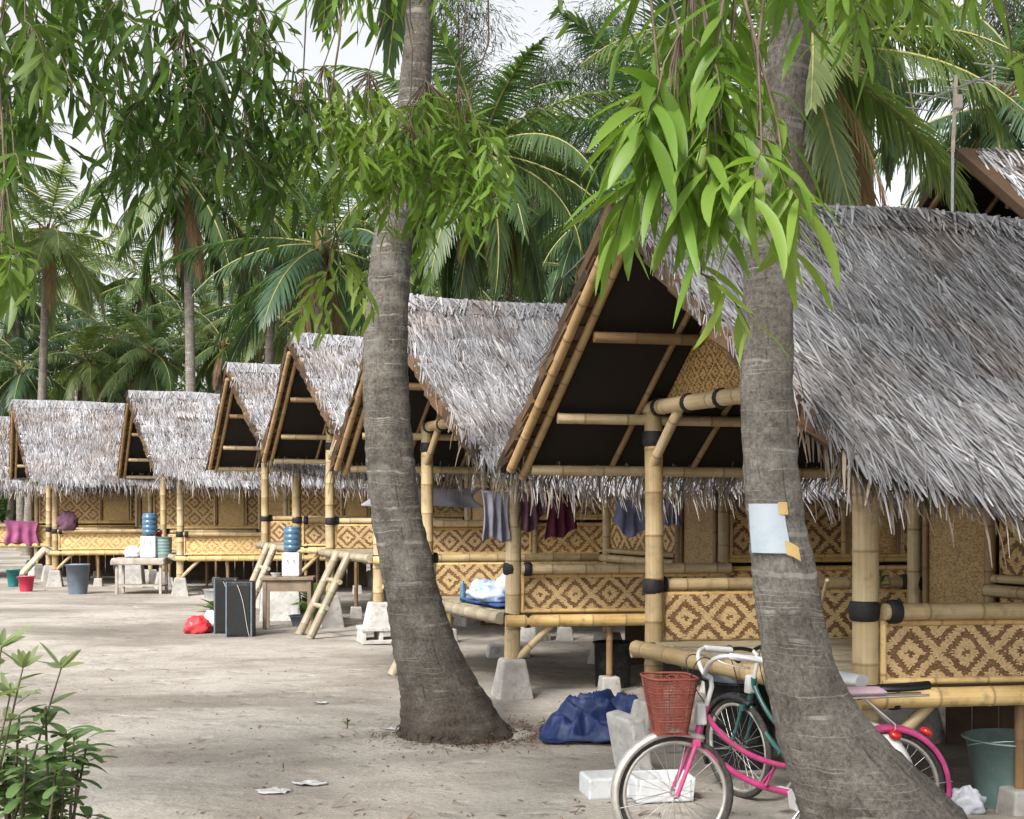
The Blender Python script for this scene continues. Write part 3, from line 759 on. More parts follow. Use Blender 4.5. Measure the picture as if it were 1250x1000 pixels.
def crown_mesh(seed, nf=22, L=3.6, mats=(0, 1, 2, 3), hang=.9, nl=44, top=82, low=-55, dead=3, wid=.06):
    """a head of fronds with nuts; materials: leaflet, rib, dry leaflet, husk"""
    random.seed(seed); m = MB()
    for i in range(nf):
        f = (i + .5) / nf
        el = R(top + (low - top) * f ** .85) + rr(-.14, .14)
        az = i * 2.39996 + rr(-.25, .25)
        frond(m, V3((math.cos(az) * .12, math.sin(az) * .12, .3 - .5 * f)), az, el, L * rr(.85, 1.1) * (.8 if f < .12 else 1), R(rr(48, 82)) * (1 - .35 * f), nl, 0, 1, hang * (.6 + .6 * f), wid, twist=rr(-.5, .5))
    for i in range(dead):
        az = rr(0, 6.28); frond(m, V3((math.cos(az) * .15, math.sin(az) * .15, -.25)), az, R(rr(-75, -50)), L * rr(.55, .8), R(rr(15, 35)), int(nl * .6), 2, 2, 1.3, wid * .8)
    for i in range(9):
        az = rr(0, 6.28); c = V3((math.cos(az) * rr(.2, .34), math.sin(az) * rr(.2, .34), rr(-.55, -.15)))
        m.lathe([(.001, -.13), (.07, -.10), (.105, 0), (.075, .10), (.001, .135)], c, 8, 3, False)
    for i in range(14):                                            # leaf-base fibre
        az = i * .9; m.blade((math.cos(az) * .14, math.sin(az) * .14, -.5), (math.cos(az) * .3, math.sin(az) * .3, 1), .8, .16, (math.cos(az), math.sin(az), 0), 2, 0, 2, None, .5)
    return m
def palm_trunk(path, rn=12, rings=True, seed=0, step=.045):
    """path of (point, radius); scars as slight steps"""
    m = MB((path[0][0].x, path[0][0].y, 0)); P = [V3(p) for p, r in path]; Rr = [r for p, r in path]
    L = [0]
    for i in range(1, len(P)): L.append(L[-1] + (P[i] - P[i - 1]).length)
    def ev(s):
        i = 0
        while i < len(L) - 2 and s > L[i + 1]: i += 1
        t = (s - L[i]) / (L[i + 1] - L[i])
        def cr(a, b, c, d): return .5 * ((2 * b) + (c - a) * t + (2 * a - 5 * b + 4 * c - d) * t * t + (3 * b - a - 3 * c + d) * t ** 3)
        g = lambda q: [q[max(0, min(len(q) - 1, i + k))] for k in (-1, 0, 1, 2)]
        return cr(*g(P)), cr(*g(Rr))
    pts = []; rad = []; s = 0; nxt = .08; k = 0
    while s < L[-1]:
        p, r = ev(s); q = 1.0
        if rings:
            fr = (s % .09) / .09; q = 1 + .030 * (fr - .5)
        pts.append(p); rad.append(r * q * (1 + .025 * noise.noise(V3((s * 1.3, seed, 0))))); s += step
    m.tube(pts, rad, rn, flat=rings and step < .03)
    return m, ev, L[-1]
def bark_noise(me, amp, sc, origin=V3((0, 0, 0))):
    nv = [v.co.copy() for v in me.vertices]
    me.update()
    for v in me.vertices:
        n = noise.noise(v.co * sc) + .6 * noise.noise(v.co * sc * 2.7)
        v.co += v.normal * amp * n

# the two leaning palms in the yard
def yard_palm(name, pix, Y, label, seed, topz, roots):
    """pix: (left, right, y) of the trunk in the photo measured at distance Y"""
    random.seed(seed)
    path = []
    for (l, r, y, dy) in pix:
        d = Y + dy; c = at((l + r) / 2, y, d); path.append((c, (r - l) / 2 / F * d))
    b = path[0][0].copy(); path.insert(0, (b + V3((0, 0, -.22)), path[0][1] * 1.02)); root = tag(empty(name, (b.x, b.y, 0)), label, 'palm tree', 'coconut palms')
    lastp, lr = path[-1]; d = (path[-1][0] - path[-2][0]).normalized()
    for z in (.45, 1.0):
        path.append((lastp + V3((d.x * z * (topz - lastp.z) * .4, d.y * z, z * (topz - lastp.z))), lr * (1 - .15 * z)))
    m, ev, L = palm_trunk(path, 40, True, seed, .022)
    tr = m.build('trunk', M['trunk' if seed == 21 else 'trunk_pale'], root); bark_noise(tr.data, .009, 9.0)
    for v in tr.data.vertices:
        if v.co.z < .55:
            k = 1 - v.co.z / .55; v.co += v.normal * k * (.020 * noise.noise(v.co * 7) + .016 * noise.noise(v.co * 19))
    # root mass: fibres spreading into the sand
    m = MB((b.x, b.y, 0)); br = path[0][1]
    for i in range(roots):
        az = rr(0, 6.283); z = rr(.20, .48); c, r_ = ev(z); rd = r_ * rr(.93, .99)
        p0 = V3((c.x + math.cos(az) * rd, c.y + math.sin(az) * rd, c.z + .03)); ln = rr(.015, .055); tw = az + rr(-1.2, 1.2)
        p1 = p0 + V3((math.cos(tw) * ln * .6, math.sin(tw) * ln * .6, rr(-.05, .015))); p2 = p1 + V3((math.cos(tw + rr(-.8, .8)) * ln * .6, math.sin(tw) * ln * .6, -.04))
        p2.z = max(p2.z, .0)
        m.tube([p0, p1, p2], [.007 * rr(.5, 1.3), .006, .003], 5, 0, False)
    tag(m.build('root_fibre', M['roots'], tr), kind='stuff')
    m = crown_mesh(seed + 5, 20, 3.3, nl=40); o = m.build('crown', [M['frond'], M['rachis'], M['frond_dead'], M['leaf_far']], root)
    o.location = path[-1][0] - V3((b.x, b.y, 0))
    return root, ev, path
CP = yard_palm('coconut_palm', [(484, 652, 925, 0), (488, 628, 900, 0), (489, 612, 878, 0), (487, 588, 840, 0), (480, 560, 790, 0), (470, 537, 725, 0), (462, 527, 680, 0), (453, 513, 620, 0), (446, 505, 550, 0), (443, 499, 480, 0), (445, 498, 400, 0), (453, 502, 310, 0), (463, 508, 250, 0), (480, 521, 160, 0), (489, 527, 90, 0), (496, 530, 0, 0)],
    9.45, 'leaning coconut palm with flared base standing in the middle of the sandy yard', 21, 8.6, 260)
RP = yard_palm('coconut_palm', [(1012, 1275, 1120, 0), (1003, 1248, 1085, 0), (988, 1205, 1030, 0), (974, 1166, 980, 0), (957, 1108, 928, 0), (945, 1060, 880, 0), (936, 1028, 832, 0), (928, 1010, 780, 0), (920, 998, 710, 0), (913, 983, 640, 0), (907, 973, 560, 0), (904, 969, 480, 0), (905, 967, 400, 0), (912, 968, 300, 0), (922, 974, 200, 0), (932, 984, 100, 0), (943, 992, 0, 0)],
    5.55, 'leaning coconut palm with a paper sheet taped on, in front of the bicycles', 22, 8.0, 300)

# background palms: trunks of their own, crowns shared between a few shapes
CROWNS = []
def bg_palms():
    specs = [(101, 'frond', 30, 3.7, 1.05, 80, -72, 6), (102, 'frond_light', 22, 3.8, .9, 78, -50, 3), (103, 'frond_blue', 22, 4.0, .8, 80, -45, 2), (104, 'frond', 20, 3.5, 1.2, 70, -70, 5), (105, 'frond_blue', 24, 3.6, 1.0, 82, -60, 2)]
    for sd, mt, nf, L, hg, tp, lw, dd in specs:
        me = crown_mesh(sd, nf, L, hang=hg, top=tp, low=lw, dead=dd, nl=54).mesh('crown')
        for q in (mt, 'rachis', 'frond_dead', 'leaf_far'): me.materials.append(M[q])
        CROWNS.append(me)
    # px, py of the crown heart, distance, crown, scale, lean in px, label
    L = [
     (228, 218, 33, 0, 1.0, 6, 'coconut palm with drooping fronds above the ridge of the pale-roofed hut'),
     (58, 285, 40, 1, .95, -14, 'pale green coconut palm above the ridge of the hut with the open porch'),
     (142, 415, 46, 4, .9, 18, 'low coconut palm whose fronds fan out just above two hut ridges'),
     (395, 300, 30, 2, 1.0, 10, 'dark coconut palm between the leaning yard palm and the drooping palm'),
     (585, 190, 22, 0, .92, -33, 'coconut palm with dry brown fronds rising behind the second hut'),
     (800, 175, 24, 2, 1.05, 20, 'coconut palm with broad fronds over the peak of the nearest hut'),
     (985, 60, 14.6, 1, .80, 0, 'coconut palm with dark trunk close behind the taped palm'),
     (1050, 5, 17.5, 3, .85, -5, 'coconut palm with hanging split fronds left of the antenna'),
     (1215, 130, 24, 4, 1.0, 30, 'coconut palm with arching fronds behind the antenna'),
     (700, 330, 38, 4, 1.0, -12, 'low dark coconut palm behind the gap between the two nearest huts'),
     (318, 372, 48, 2, .9, -8, 'far dark coconut palm in the middle of the grove'),
     (480, 250, 42, 4, 1.0, 8, 'far coconut palm directly behind the leaning yard palm'),
     (-40, 210, 36, 3, 1.05, 10, 'coconut palm at the far side of the sandy yard beyond the last hut'),
     (645, 215, 46, 1, 1.0, 0, 'far pale coconut palm between two darker ones behind the second hut'),
     (900, 260, 34, 0, 1.0, 12, 'coconut palm hidden behind the taped palm and the nearest roof'),
     (335, 275, 37, 4, 1.0, -10, 'dark coconut palm between the drooping palm and the small bright leaf bunch'), (95, 330, 54, 1, 1.0, 8, 'far pale coconut palm just right of the pale green palm'),
     (180, 345, 52, 3, 1.0, -6, 'far coconut palm left of the trunk of the drooping palm'), (20, 350, 47, 4, 1.0, 6, 'far dark coconut palm at the end of the hut row'), (470, 340, 46, 3, 1.0, 0, 'far coconut palm low behind the leaning yard palm'), (290, 300, 58, 1, 1.1, 0, 'far pale coconut palm right of the drooping palm'),
     (520, 320, 36, 1, .9, 6, 'pale coconut palm low over the left end of the second roof'), (735, 260, 33, 3, .95, 10, 'coconut palm with drooping head beside the peak of the nearest hut'),
     (28, 452, 43, 4, .72, 4, 'young low coconut palm right behind the last hut roofs'), (105, 440, 44, 1, .72, -4, 'young pale coconut palm over the ridge of the open-porch hut'), (182, 432, 42, 0, .72, 3, 'young coconut palm over the joint of two pale roofs'),
     (272, 420, 42, 3, .72, -3, 'young coconut palm beside the trunk of the drooping palm'), (345, 395, 41, 1, .72, 3, 'young pale coconut palm over the twin steep gables'), (430, 370, 38, 0, .75, 0, 'young coconut palm just left of the leaning yard palm'),
     (250, 390, 56, 1, 1.0, 14, 'short distant coconut palm under the drooping palm'),
     (10, 400, 58, 2, 1.0, 0, 'short distant coconut palm over the last roof'),
     (415, 395, 52, 0, 1.0, -6, 'short distant coconut palm over the twin gables'),
    ]
    for k, (px, py, Y, ci, sc, lean, lab) in enumerate(L):
        random.seed(300 + k)
        top = at(px, py, Y); base = gnd(px + lean, Y)
        root = tag(empty('coconut_palm', base), lab, 'palm tree', 'coconut palms')
        mid = base.lerp(top, .5) + V3((rr(-.3, .3), rr(-.3, .3), 0))
        path = [(base - V3((0, 0, .1)), .24), (base.lerp(mid, .08), .17), (mid, .135), (top - V3((0, 0, .3)), .12), (top, .10)]
        m, ev, ln = palm_trunk(path, 12, True, k, .06); m.o = base.copy()
        m.build('trunk', M['trunk_far'], root)
        o = bpy.data.objects.new('crown', CROWNS[ci]); COL.objects.link(o); o.parent = root; o.location = top - base
        o.rotation_euler = (rr(-.12, .12), rr(-.12, .12), rr(0, 6.28)); o.scale = (sc, sc, sc * rr(.92, 1.05))
bg_palms()

# ------------------------------------------------------------------ broad-leaved and needle trees behind
def limb_tree(name, base, H, spread, label, cat, mat, seed, nclump, leaves, leaf, droop, crown0=.35, trunk_r=.18, group=None, nseg=2, clump_r=.9, multi=1, needle=False):
    random.seed(seed); root = tag(empty(name, base), label, cat, group); O = V3(base)
    m = MB(O); lf = MB(O); tips = []
    top = O + V3((rr(-.4, .4), rr(-.4, .4), H * .93))
    for q in range(multi):
        off = V3((rr(-.3, .3), rr(-.3, .3), 0)) if multi > 1 else V3((0, 0, 0)); tp = top + off * 6
        P = [O + off - V3((0, 0, .1)), O + off + V3((0, 0, H * .04)), (O + off).lerp(tp, .4) + V3((rr(-.3, .3), rr(-.3, .3), 0)), (O + off).lerp(tp, .75), tp]
        m.tube(P, [trunk_r * 1.4, trunk_r, trunk_r * .7, trunk_r * .42, .02], 8)
        for i in range(nclump // multi):
            t = crown0 + (1 - crown0) * ((i + .5) / (nclump // multi)); a = (O + off).lerp(tp, t)
            az = i * 2.4 + rr(-.4, .4); rd = spread * (1.15 - .75 * ((t - crown0) / (1 - crown0)) ** 1.5) * rr(.45, 1.0)
            b = a + V3((math.cos(az) * rd, math.sin(az) * rd, rd * rr(.15, .7)))
            mid = a.lerp(b, .5) + V3((0, 0, rd * .12))
            m.tube([a, mid, b], [trunk_r * .30 * (1.2 - t), trunk_r * .2 * (1.2 - t), .012], 5, 0, False)
            tips += [(b, 1.0), (mid, .7)]
    m.build('trunk', M['bark'], root)
    per = max(4, leaves // len(tips))
    for (c, s) in tips:
        tone = rr(0, .5)
        for i in range(per):
            g = V3((random.gauss(0, 1), random.gauss(0, 1), random.gauss(0, .62))) * clump_r * .5 * s
            p = c + g; d = V3((g.x, g.y, g.z * .4)) + V3((rr(-.5, .5), rr(-.5, .5), rr(-.5, .3)))
            if needle: d = d + V3((0, 0, -.25))
            lf.blade(p, d, leaf[0] * rr(.6, 1.3), leaf[1] * rr(.7, 1.3), (rr(-1, 1), rr(-1, 1), 1), nseg, droop, 0, min(.98, tone + rr(0, .45)), .25)
    lf.build('crown', M[mat], root)
    return root
def backdrop_trees():
    # casuarinas with thin needles high in the middle, broad leaves low behind the huts
    for k, (px, top, Y, sp, lab) in enumerate([(648, 30, 44, 2.6, 'tall thin casuarina with sky showing through, above the second hut'), (735, -30, 40, 2.6, 'tall casuarina with feathery crown over the peak of the nearest hut'),
            (560, -60, 47, 2.4, 'slender casuarina beside the top of the leaning yard palm'), (835, 10, 46, 2.6, 'casuarina partly hidden by the hanging bright leaves'), (1240, -60, 34, 2.4, 'dark casuarina at the upper corner behind the taller house')]):
        limb_tree('casuarina_tree', gnd(px, Y), EYE + (HOR - top) / F * Y, sp, lab, 'tree', 'needle', 500 + k, 46, 14000, (.34, .030), .5, .3, .2, 'casuarina trees', 2, 1.2, 1, True)
    T = [(70, 375, 62, 4.2, 'broad-leaved tree low behind the last two roofs'), (190, 345, 66, 4.6, 'bushy tree under the drooping coconut palm'), (330, 350, 60, 4.4, 'dense tree behind the twin gabled huts'), (455, 325, 58, 4.5, 'dense tree behind the leaning yard palm'), (560, 305, 56, 4.6, 'leafy tree right behind the second hut ridge'),
         (660, 270, 52, 4.4, 'dark leafy tree between second hut and nearest hut'), (770, 235, 50, 4.2, 'leafy tree behind the peak of the nearest hut'), (860, 220, 48, 4.2, 'tall leafy tree behind the hanging bright leaves'), (-30, 350, 56, 4.4, 'bushy tree at the end of the hut row'), (1010, 290, 46, 4.0, 'leafy tree behind the taped palm and the split fronds'), (1180, 260, 52, 4.2, 'leafy tree behind the foot of the antenna'), (1290, 200, 50, 4.2, 'leafy tree behind the taller house'),
         (400, 300, 72, 5.0, 'far tall tree over the third hut'), (640, 220, 70, 5.2, 'far tall tree over the middle of the second roof')]
    for k, (px, top, Y, sp, word) in enumerate(T):
        limb_tree('broadleaf_tree', gnd(px, Y), EYE + (HOR - top) / F * Y, sp, word, 'tree', 'leaf_far', 600 + k, 44, 9000, (.26, .10), .3, .12, .2, 'broad-leaved trees behind the huts', 2, 1.7)
    # undergrowth that closes the view under the crowns
    random.seed(77); m = MB()
    for i in range(52000):
        px = rr(-250, 1500); Y = rr(58, 88); g = gnd(px, Y); hgt = 7.5 + 4.5 * noise.noise(V3((g.x * .16, g.y * .05, 0))) + 1.5 * noise.noise(V3((g.x * .6, g.y * .2, 4)))
        z = rr(0, 1) * hgt; cl = noise.noise(V3((g.x * .5, g.y * .3, z * .6)))
        if cl < -.12 and random.random() < .6: continue
        m.blade((g.x, g.y, z), (rr(-1, 1), rr(-1, 1), rr(-.6, .6)), rr(.5, 1.1), rr(.18, .38), (rr(-1, 1), rr(-1, 1), 1), 2, .5, 0, min(.98, max(0, .35 + .5 * cl + rr(-.2, .25))), .2)
    m.thing('undergrowth', M['leaf_far'], 'tangled green undergrowth along the back of the grove behind the huts', 'undergrowth', None, 'stuff')
backdrop_trees()

# ------------------------------------------------------------------ the trees whose branches hang into the view
def sickle(m, p, d, L, w, mi=0, rn=None, grav=.9, curl=0.0):
    """long narrow curved leaf, folded a little along its midrib"""
    p = V3(p); d = V3(d).normalized(); side = d.cross(V3((rr(-.6, .6), rr(-.6, .6), 1)))
    if side.length < .01: side = d.orthogonal()
    side.normalize(); n = 7; vs = []
    for i in range(n + 1):
        t = i / n; ww = w * .5 * (math.sin(math.pi * min(1, t * .93 + .045)) ** .75) * (1.15 - .35 * t)
        if i == n: ww = w * .02
        nrm = side.cross(d)
        vs += [p - side * ww, p - nrm * ww * .22, p + side * ww]
        d = (d + V3((0, 0, -1)) * grav / n * (1 - .35 * t) + side * curl / n).normalized()
        side = (side - d * side.dot(d)).normalized()
        p = p + d * L / n
    fs = []; us = []
    for i in range(n):
        for k in (0, 1):
            a = 3 * i + k; fs.append([a, a + 1, a + 4, a + 3]); us.append([(k / 2, i / n), ((k + 1) / 2, i / n), ((k + 1) / 2, (i + 1) / n), (k / 2, (i + 1) / n)])
    m.add(vs, fs, us, mi, random.random() if rn is None else rn, True)
def hanging_tree(name, trunk, label, limbs, clusters, matn, seed, lr=.12, heads=()):
    """trunk: base point, fork point; limbs: lists of points; clusters: (px, py, Y, spread px, spread py, spread Y, twigs, leaves a twig, leaf length, tone)"""
    random.seed(seed); b, fk = V3(trunk[0]), V3(trunk[1])
    root = tag(empty(name, b), label, 'tree', 'leafy trees overhanging the yard')
    m = MB(b); m.tube([b - V3((0, 0, .1)), b + V3((0, 0, .3)), b.lerp(fk, .5) + V3((.08, .05, 0)), fk], [.34, .25, .21, .18], 14); m.build('trunk', M['bark'], root)
    nodes = []; m = MB(b)
    for L in limbs:
        P = [fk] + [V3(q) for q in L]; n = len(P)
        Q = []
        for i in range(n - 1):
            for k in range(6): Q.append(P[i].lerp(P[i + 1], k / 6) + V3((rr(-1, 1), rr(-1, 1), rr(-1, 1))) * .025)
        Q.append(P[-1])
        m.tube(Q, [lr * (1 - i / len(Q)) ** 1.3 + .010 for i in range(len(Q))], 8); nodes += Q[3:]
    lf = MB(b)
    for (px, py, Y, sx, sy, sY, nt_, nl, ll, tone, hang) in clusters:
        c = at(px, py, Y); hub = min(nodes, key=lambda q: (q - c).length + max(0, c.z - q.z) * 2)
        ctr = c + V3((0, 0, sy / F * Y * .9 + .12))
        mid = hub.lerp(ctr, .55) + V3((0, 0, .12))
        m.tube([hub, hub.lerp(mid, .5) + V3((rr(-.15, .15), rr(-.15, .15), .05)), mid, mid.lerp(ctr, .5) + V3((rr(-.08, .08), rr(-.08, .08), .03)), ctr], [.009, .007, .005, .004, .003], 5, 0, False)
        for i in range(nt_):
            q = V3((random.gauss(0, .5), random.gauss(0, .5), random.gauss(0, .5)))
            p = at(px + q.x * sx, py + q.z * sy, Y + q.y * sY)
            st = ctr.lerp(p, .35) + V3((0, 0, .06)); tw = rr(.25, .5) * min(1, Y / 5.2) ** 1.3
            out = V3((p.x - ctr.x, p.y - ctr.y, 0)); out = out.normalized() if out.length > .01 else V3((1, 0, 0))
            d = out * .6 + V3((0, 0, rr(-.5, .25))) + V3((rr(-.4, .4), rr(-.4, .4), 0)); d.normalize()
            pts = [p]; dd = d.copy()
            for k in range(6): dd = (dd + V3((0, 0, -1)) * .22 * hang).normalized(); pts.append(pts[-1] + dd * tw / 6)
            m.tube([ctr, st.lerp(p, .5), p], [.003, .0025, .002], 4, 0, False)
            m.tube(pts, [.0024 - .0002 * k for k in range(7)], 4, 0, False)
            sp_ = [st.lerp(p, .5).lerp(p, t) for t in (0, .5, 1)]
            rn0 = tone + rr(-.12, .12)
            for k in range(nl):
                x = (k + .6) / nl * 6; j = min(5, int(x)); pp = pts[j].lerp(pts[j + 1], x - j); tg = (pts[j + 1] - pts[j]).normalized()
                az = k * 2.4 + rr(-.5, .5); o1 = tg.orthogonal().normalized(); o2 = tg.cross(o1)
                ld = tg * .55 + (o1 * math.cos(az) + o2 * math.sin(az)) * .95 + V3((0, 0, -.22))
                if k % 5 == 4: pp = ctr.lerp(p, rr(.35, 1))
                rn = max(0, min(.97, rn0 + rr(-.16, .18)))
                if random.random() < .006: rn = 1.0
                sickle(lf, pp, ld, ll * rr(.65, 1.2), ll * (rr(.15, .23) if ll < .15 else rr(.115, .165)), 0, rn, rr(.6, 1.8) * hang, rr(-1.3, 1.3) / hang)
    for (c, rad, cnt) in heads:                                    # the crown overhead
        c = V3(c)
        for i in range(cnt // 14):
            g = V3((rr(-1, 1), rr(-1, 1), rr(-1, 1)))
            if g.length > 1: continue
            q = c + V3((g.x * rad[0], g.y * rad[1], g.z * rad[2])); hub = min(nodes, key=lambda n_: (n_ - q).length)
            m.tube([hub, hub.lerp(q, .5) + V3((0, 0, .1)), q], [.02, .012, .004], 4, 0, False); tone = rr(.2, .6)
            for k in range(22): lf.blade(q + V3((random.gauss(0, .22), random.gauss(0, .22), random.gauss(0, .16))), (rr(-1, 1), rr(-1, 1), rr(-1, .2)), .17 * rr(.7, 1.2), .032, (rr(-1, 1), rr(-1, 1), 1), 3, .6, 0, tone + rr(-.15, .3), .2)
    m.build('branches', M['bark'], root)
    lf.build('foliage', M[matn], root)
# px, py, Y, spread px, py, Y, twigs, leaves per twig, leaf length, tone, hang
LEFT = [(30, 25, 3.6, 70, 40, .5, 10, 12, .125, .65, 1), (110, -15, 4.2, 90, 40, .6, 11, 12, .13, .4, 1), (40, 115, 4.4, 46, 65, .6, 18, 12, .13, .35, 1), (8, 190, 4.0, 28, 55, .5, 8, 11, .13, .5, 1), (6, 300, 3.6, 22, 38, .3, 9, 12, .125, .85, 1.1),
    (215, 0, 4.8, 90, 40, .7, 12, 12, .13, .35, 1), (140, 100, 5.0, 34, 42, .7, 6, 12, .13, .2, 1), (225, 110, 5.0, 48, 44, .7, 21, 13, .13, .10, 1), (300, -15, 5.0, 80, 40, .7, 8, 12, .13, .4, 1), (318, 95, 5.3, 45, 46, .7, 14, 12, .13, .22, 1), (250, 165, 5.2, 40, 35, .6, 16, 12, .13, .15, 1), (370, 165, 5.4, 36, 40, .6, 11, 11, .13, .5, 1), (85, 40, 4.6, 60, 46, .6, 10, 12, .13, .4, 1), (300, 180, 5.3, 36, 30, .5, 8, 11, .13, .25, 1), (175, 180, 5.1, 30, 30, .5, 6, 11, .13, .2, 1)]
MID = [(430, -38, 5.6, 70, 28, .5, 11, 12, .13, .45, 1), (520, -50, 5.6, 46, 24, .5, 7, 11, .13, .5, 1), (395, 140, 5.8, 46, 32, .5, 19, 13, .135, .80, 1), (450, 150, 5.8, 46, 34, .5, 22, 13, .135, .74, 1), (520, 160, 5.8, 42, 34, .5, 22, 13, .135, .5, 1), (568, 205, 5.8, 24, 40, .4, 14, 12, .135, .48, 1), (500, 205, 5.8, 45, 30, .4, 18, 13, .135, .52, 1), (560, 160, 5.8, 28, 28, .4, 11, 12, .135, .55, 1), (410, 330, 5.5, 16, 16, .12, 6, 12, .125, .92, 1.2), (640, -60, 5.6, 40, 18, .4, 3, 9, .13, .4, 1)]
RIGHT = [(810, -55, 3.0, 50, 28, .3, 4, 9, .17, .40, 1.2), (875, -25, 2.9, 42, 40, .3, 6, 9, .17, .42, 1.2), (845, 50, 2.7, 36, 36, .22, 7, 10, .185, .48, 1.3), (900, 70, 2.7, 30, 36, .22, 3, 9, .175, .5, 1.2), (830, 135, 2.6, 30, 28, .16, 8, 10, .20, .48, 1.4), (868, 190, 2.55, 28, 28, .14, 7, 10, .195, .54, 1.4), (805, 195, 2.6, 16, 24, .12, 3, 9, .19, .5, 1.4), (925, 160, 2.5, 20, 30, .12, 2, 8, .17, .62, 1.2), (950, 240, 2.5, 16, 14, .1, 2, 8, .17, .95, 1.0), (855, 335, 2.55, 4, 4, .04, 1, 9, .13, .95, .9),
    (1040, -35, 3.3, 55, 26, .3, 6, 10, .16, .48, 1.1), (1110, -42, 3.5, 50, 24, .3, 7, 10, .16, .52, 1.1), (1190, -52, 3.6, 45, 20, .3, 5, 10, .16, .6, 1.1), (1228, 75, 3.6, 14, 16, .12, 2, 8, .13, .95, 1), (970, -45, 3.0, 36, 22, .25, 3, 9, .165, .4, 1.1)]
hanging_tree('leafy_tree', ((-5.2, 4.6, 0), (-4.6, 4.7, 3.0)), 'tree whose dense dark leaves hang over the far side of the yard', [[(-3.4, 4.6, 3.9), (-2.0, 4.8, 4.25), (-.9, 5.1, 4.3)], [(-3.2, 4.0, 3.7), (-2.0, 3.8, 3.95), (-1.3, 3.8, 4.0)], [(-4.0, 5.2, 3.6), (-2.8, 5.6, 4.3), (-1.6, 5.5, 4.55)]], LEFT, 'leaf_shaded', 31, .11, [((-4.4, 4.6, 5.6), (2.2, 2.0, 1.4), 2400)])
hanging_tree('leafy_tree', ((4.6, 2.4, 0), (4.2, 2.6, 2.9)), 'tree whose fresh sickle-shaped leaves hang before the nearest hut and both yard palms', [[(3.0, 3.0, 3.8), (1.8, 3.2, 3.75), (.9, 3.0, 3.6), (.4, 2.8, 3.5)], [(2.8, 3.8, 4.0), (1.4, 4.8, 4.4), (.2, 5.6, 4.7), (-1.0, 5.8, 4.75)], [(3.0, 2.8, 3.4), (2.0, 3.4, 3.65), (1.2, 3.7, 3.75)]], MID + RIGHT, 'leaf_bright', 32, .09, [((.9, 1.9, 5.6), (3.0, 2.4, 1.3), 4200), ((4.0, 2.6, 5.2), (2.4, 2.4, 1.5), 2200), ((1.0, 4.7, 6.3), (1.8, 1.7, .9), 2600)])  # unseen crown masses overhead are added to shade the foreground

# ------------------------------------------------------------------ low plants at the near edge of the yard
def shrub():
    random.seed(51); b = gnd(30, 3.3); root = tag(empty('shrub', b), 'bushy green shrub with rounded leaves at the near corner of the yard', 'shrub')
    st = MB(b); lf = MB(b)
    for i in range(38):
        px, py = 42 + random.gauss(0, 44), 945 + random.gauss(0, 36); c = at(px, py, 3.3 + rr(-.25, .25))
        st.tube([b + V3((rr(-.05, .05), rr(-.05, .05), 0)), b.lerp(c, .55) + V3((rr(-.04, .04), rr(-.04, .04), .05)), c], [.008, .006, .003], 5, 0, False)
        tone = rr(.1, .6)
        for k in range(10):
            az = k * 2.4 + rr(-.3, .3); d = V3((math.cos(az), math.sin(az), rr(-.1, .9)))
            p = c - V3((0, 0, k * .008)); L = rr(.05, .085); w = L * rr(.42, .55)
            d.normalize(); side = d.cross(V3((rr(-.2, .2), rr(-.2, .2), 1))).normalized(); vs = []; n = 5
            for j in range(n + 1):
                t = j / n; ww = w * .5 * math.sin(math.pi * min(1, t * .86 + .07)) ** .6 * (.75 + .5 * t); up = side.cross(d)
                vs += [p - side * ww + up * ww * .2, p, p + side * ww + up * ww * .2]; d = (d + V3((0, 0, -.13))).normalized(); p = p + d * L / n
            lf.add(vs, [[3 * j + q, 3 * j + q + 1, 3 * j + q + 4, 3 * j + q + 3] for j in range(n) for q in (0, 1)], None, 0, min(.98, tone + rr(0, .35)), True)
    st.build('stems', M['bark'], root); lf.build('foliage', M['leaf_shrub'], root)
    random.seed(52); b = gnd(-60, 3.1); root = tag(empty('sapling', b), 'thin sapling with narrow pale leaves rising above the rounded shrub', 'plant')
    st = MB(b); lf = MB(b)
    for (px, py, Y, n) in ((28, 815, 3.1, 15), (2, 790, 3.0, 12), (75, 815, 3.25, 5), (-30, 830, 3.0, 12), (12, 850, 3.15, 8)):
        c = at(px, py, Y); mid = b.lerp(c, .6) + V3((-.04, 0, .05)); P = [b, mid, c]
        st.tube(P, [.008, .005, .002], 5, 0, False)
        for k in range(n):
            t = .55 + .45 * (k + 1) / n; q = mid.lerp(c, (t - .55) / .45); az = k * 2.4
            sickle(lf, q, (math.cos(az), math.sin(az), .55), rr(.07, .105), rr(.016, .024), 0, None, .45, rr(-.3, .3))
        for k in range(7): az = k * 2.4; sickle(lf, c, (math.cos(az), math.sin(az), rr(.2, 1.6)), rr(.06, .095), rr(.015, .022), 0, None, .4, rr(-.3, .3))
    st.build('stems', M['bark'], root); lf.build('foliage', M['leaf_pale'], root)
shrub()
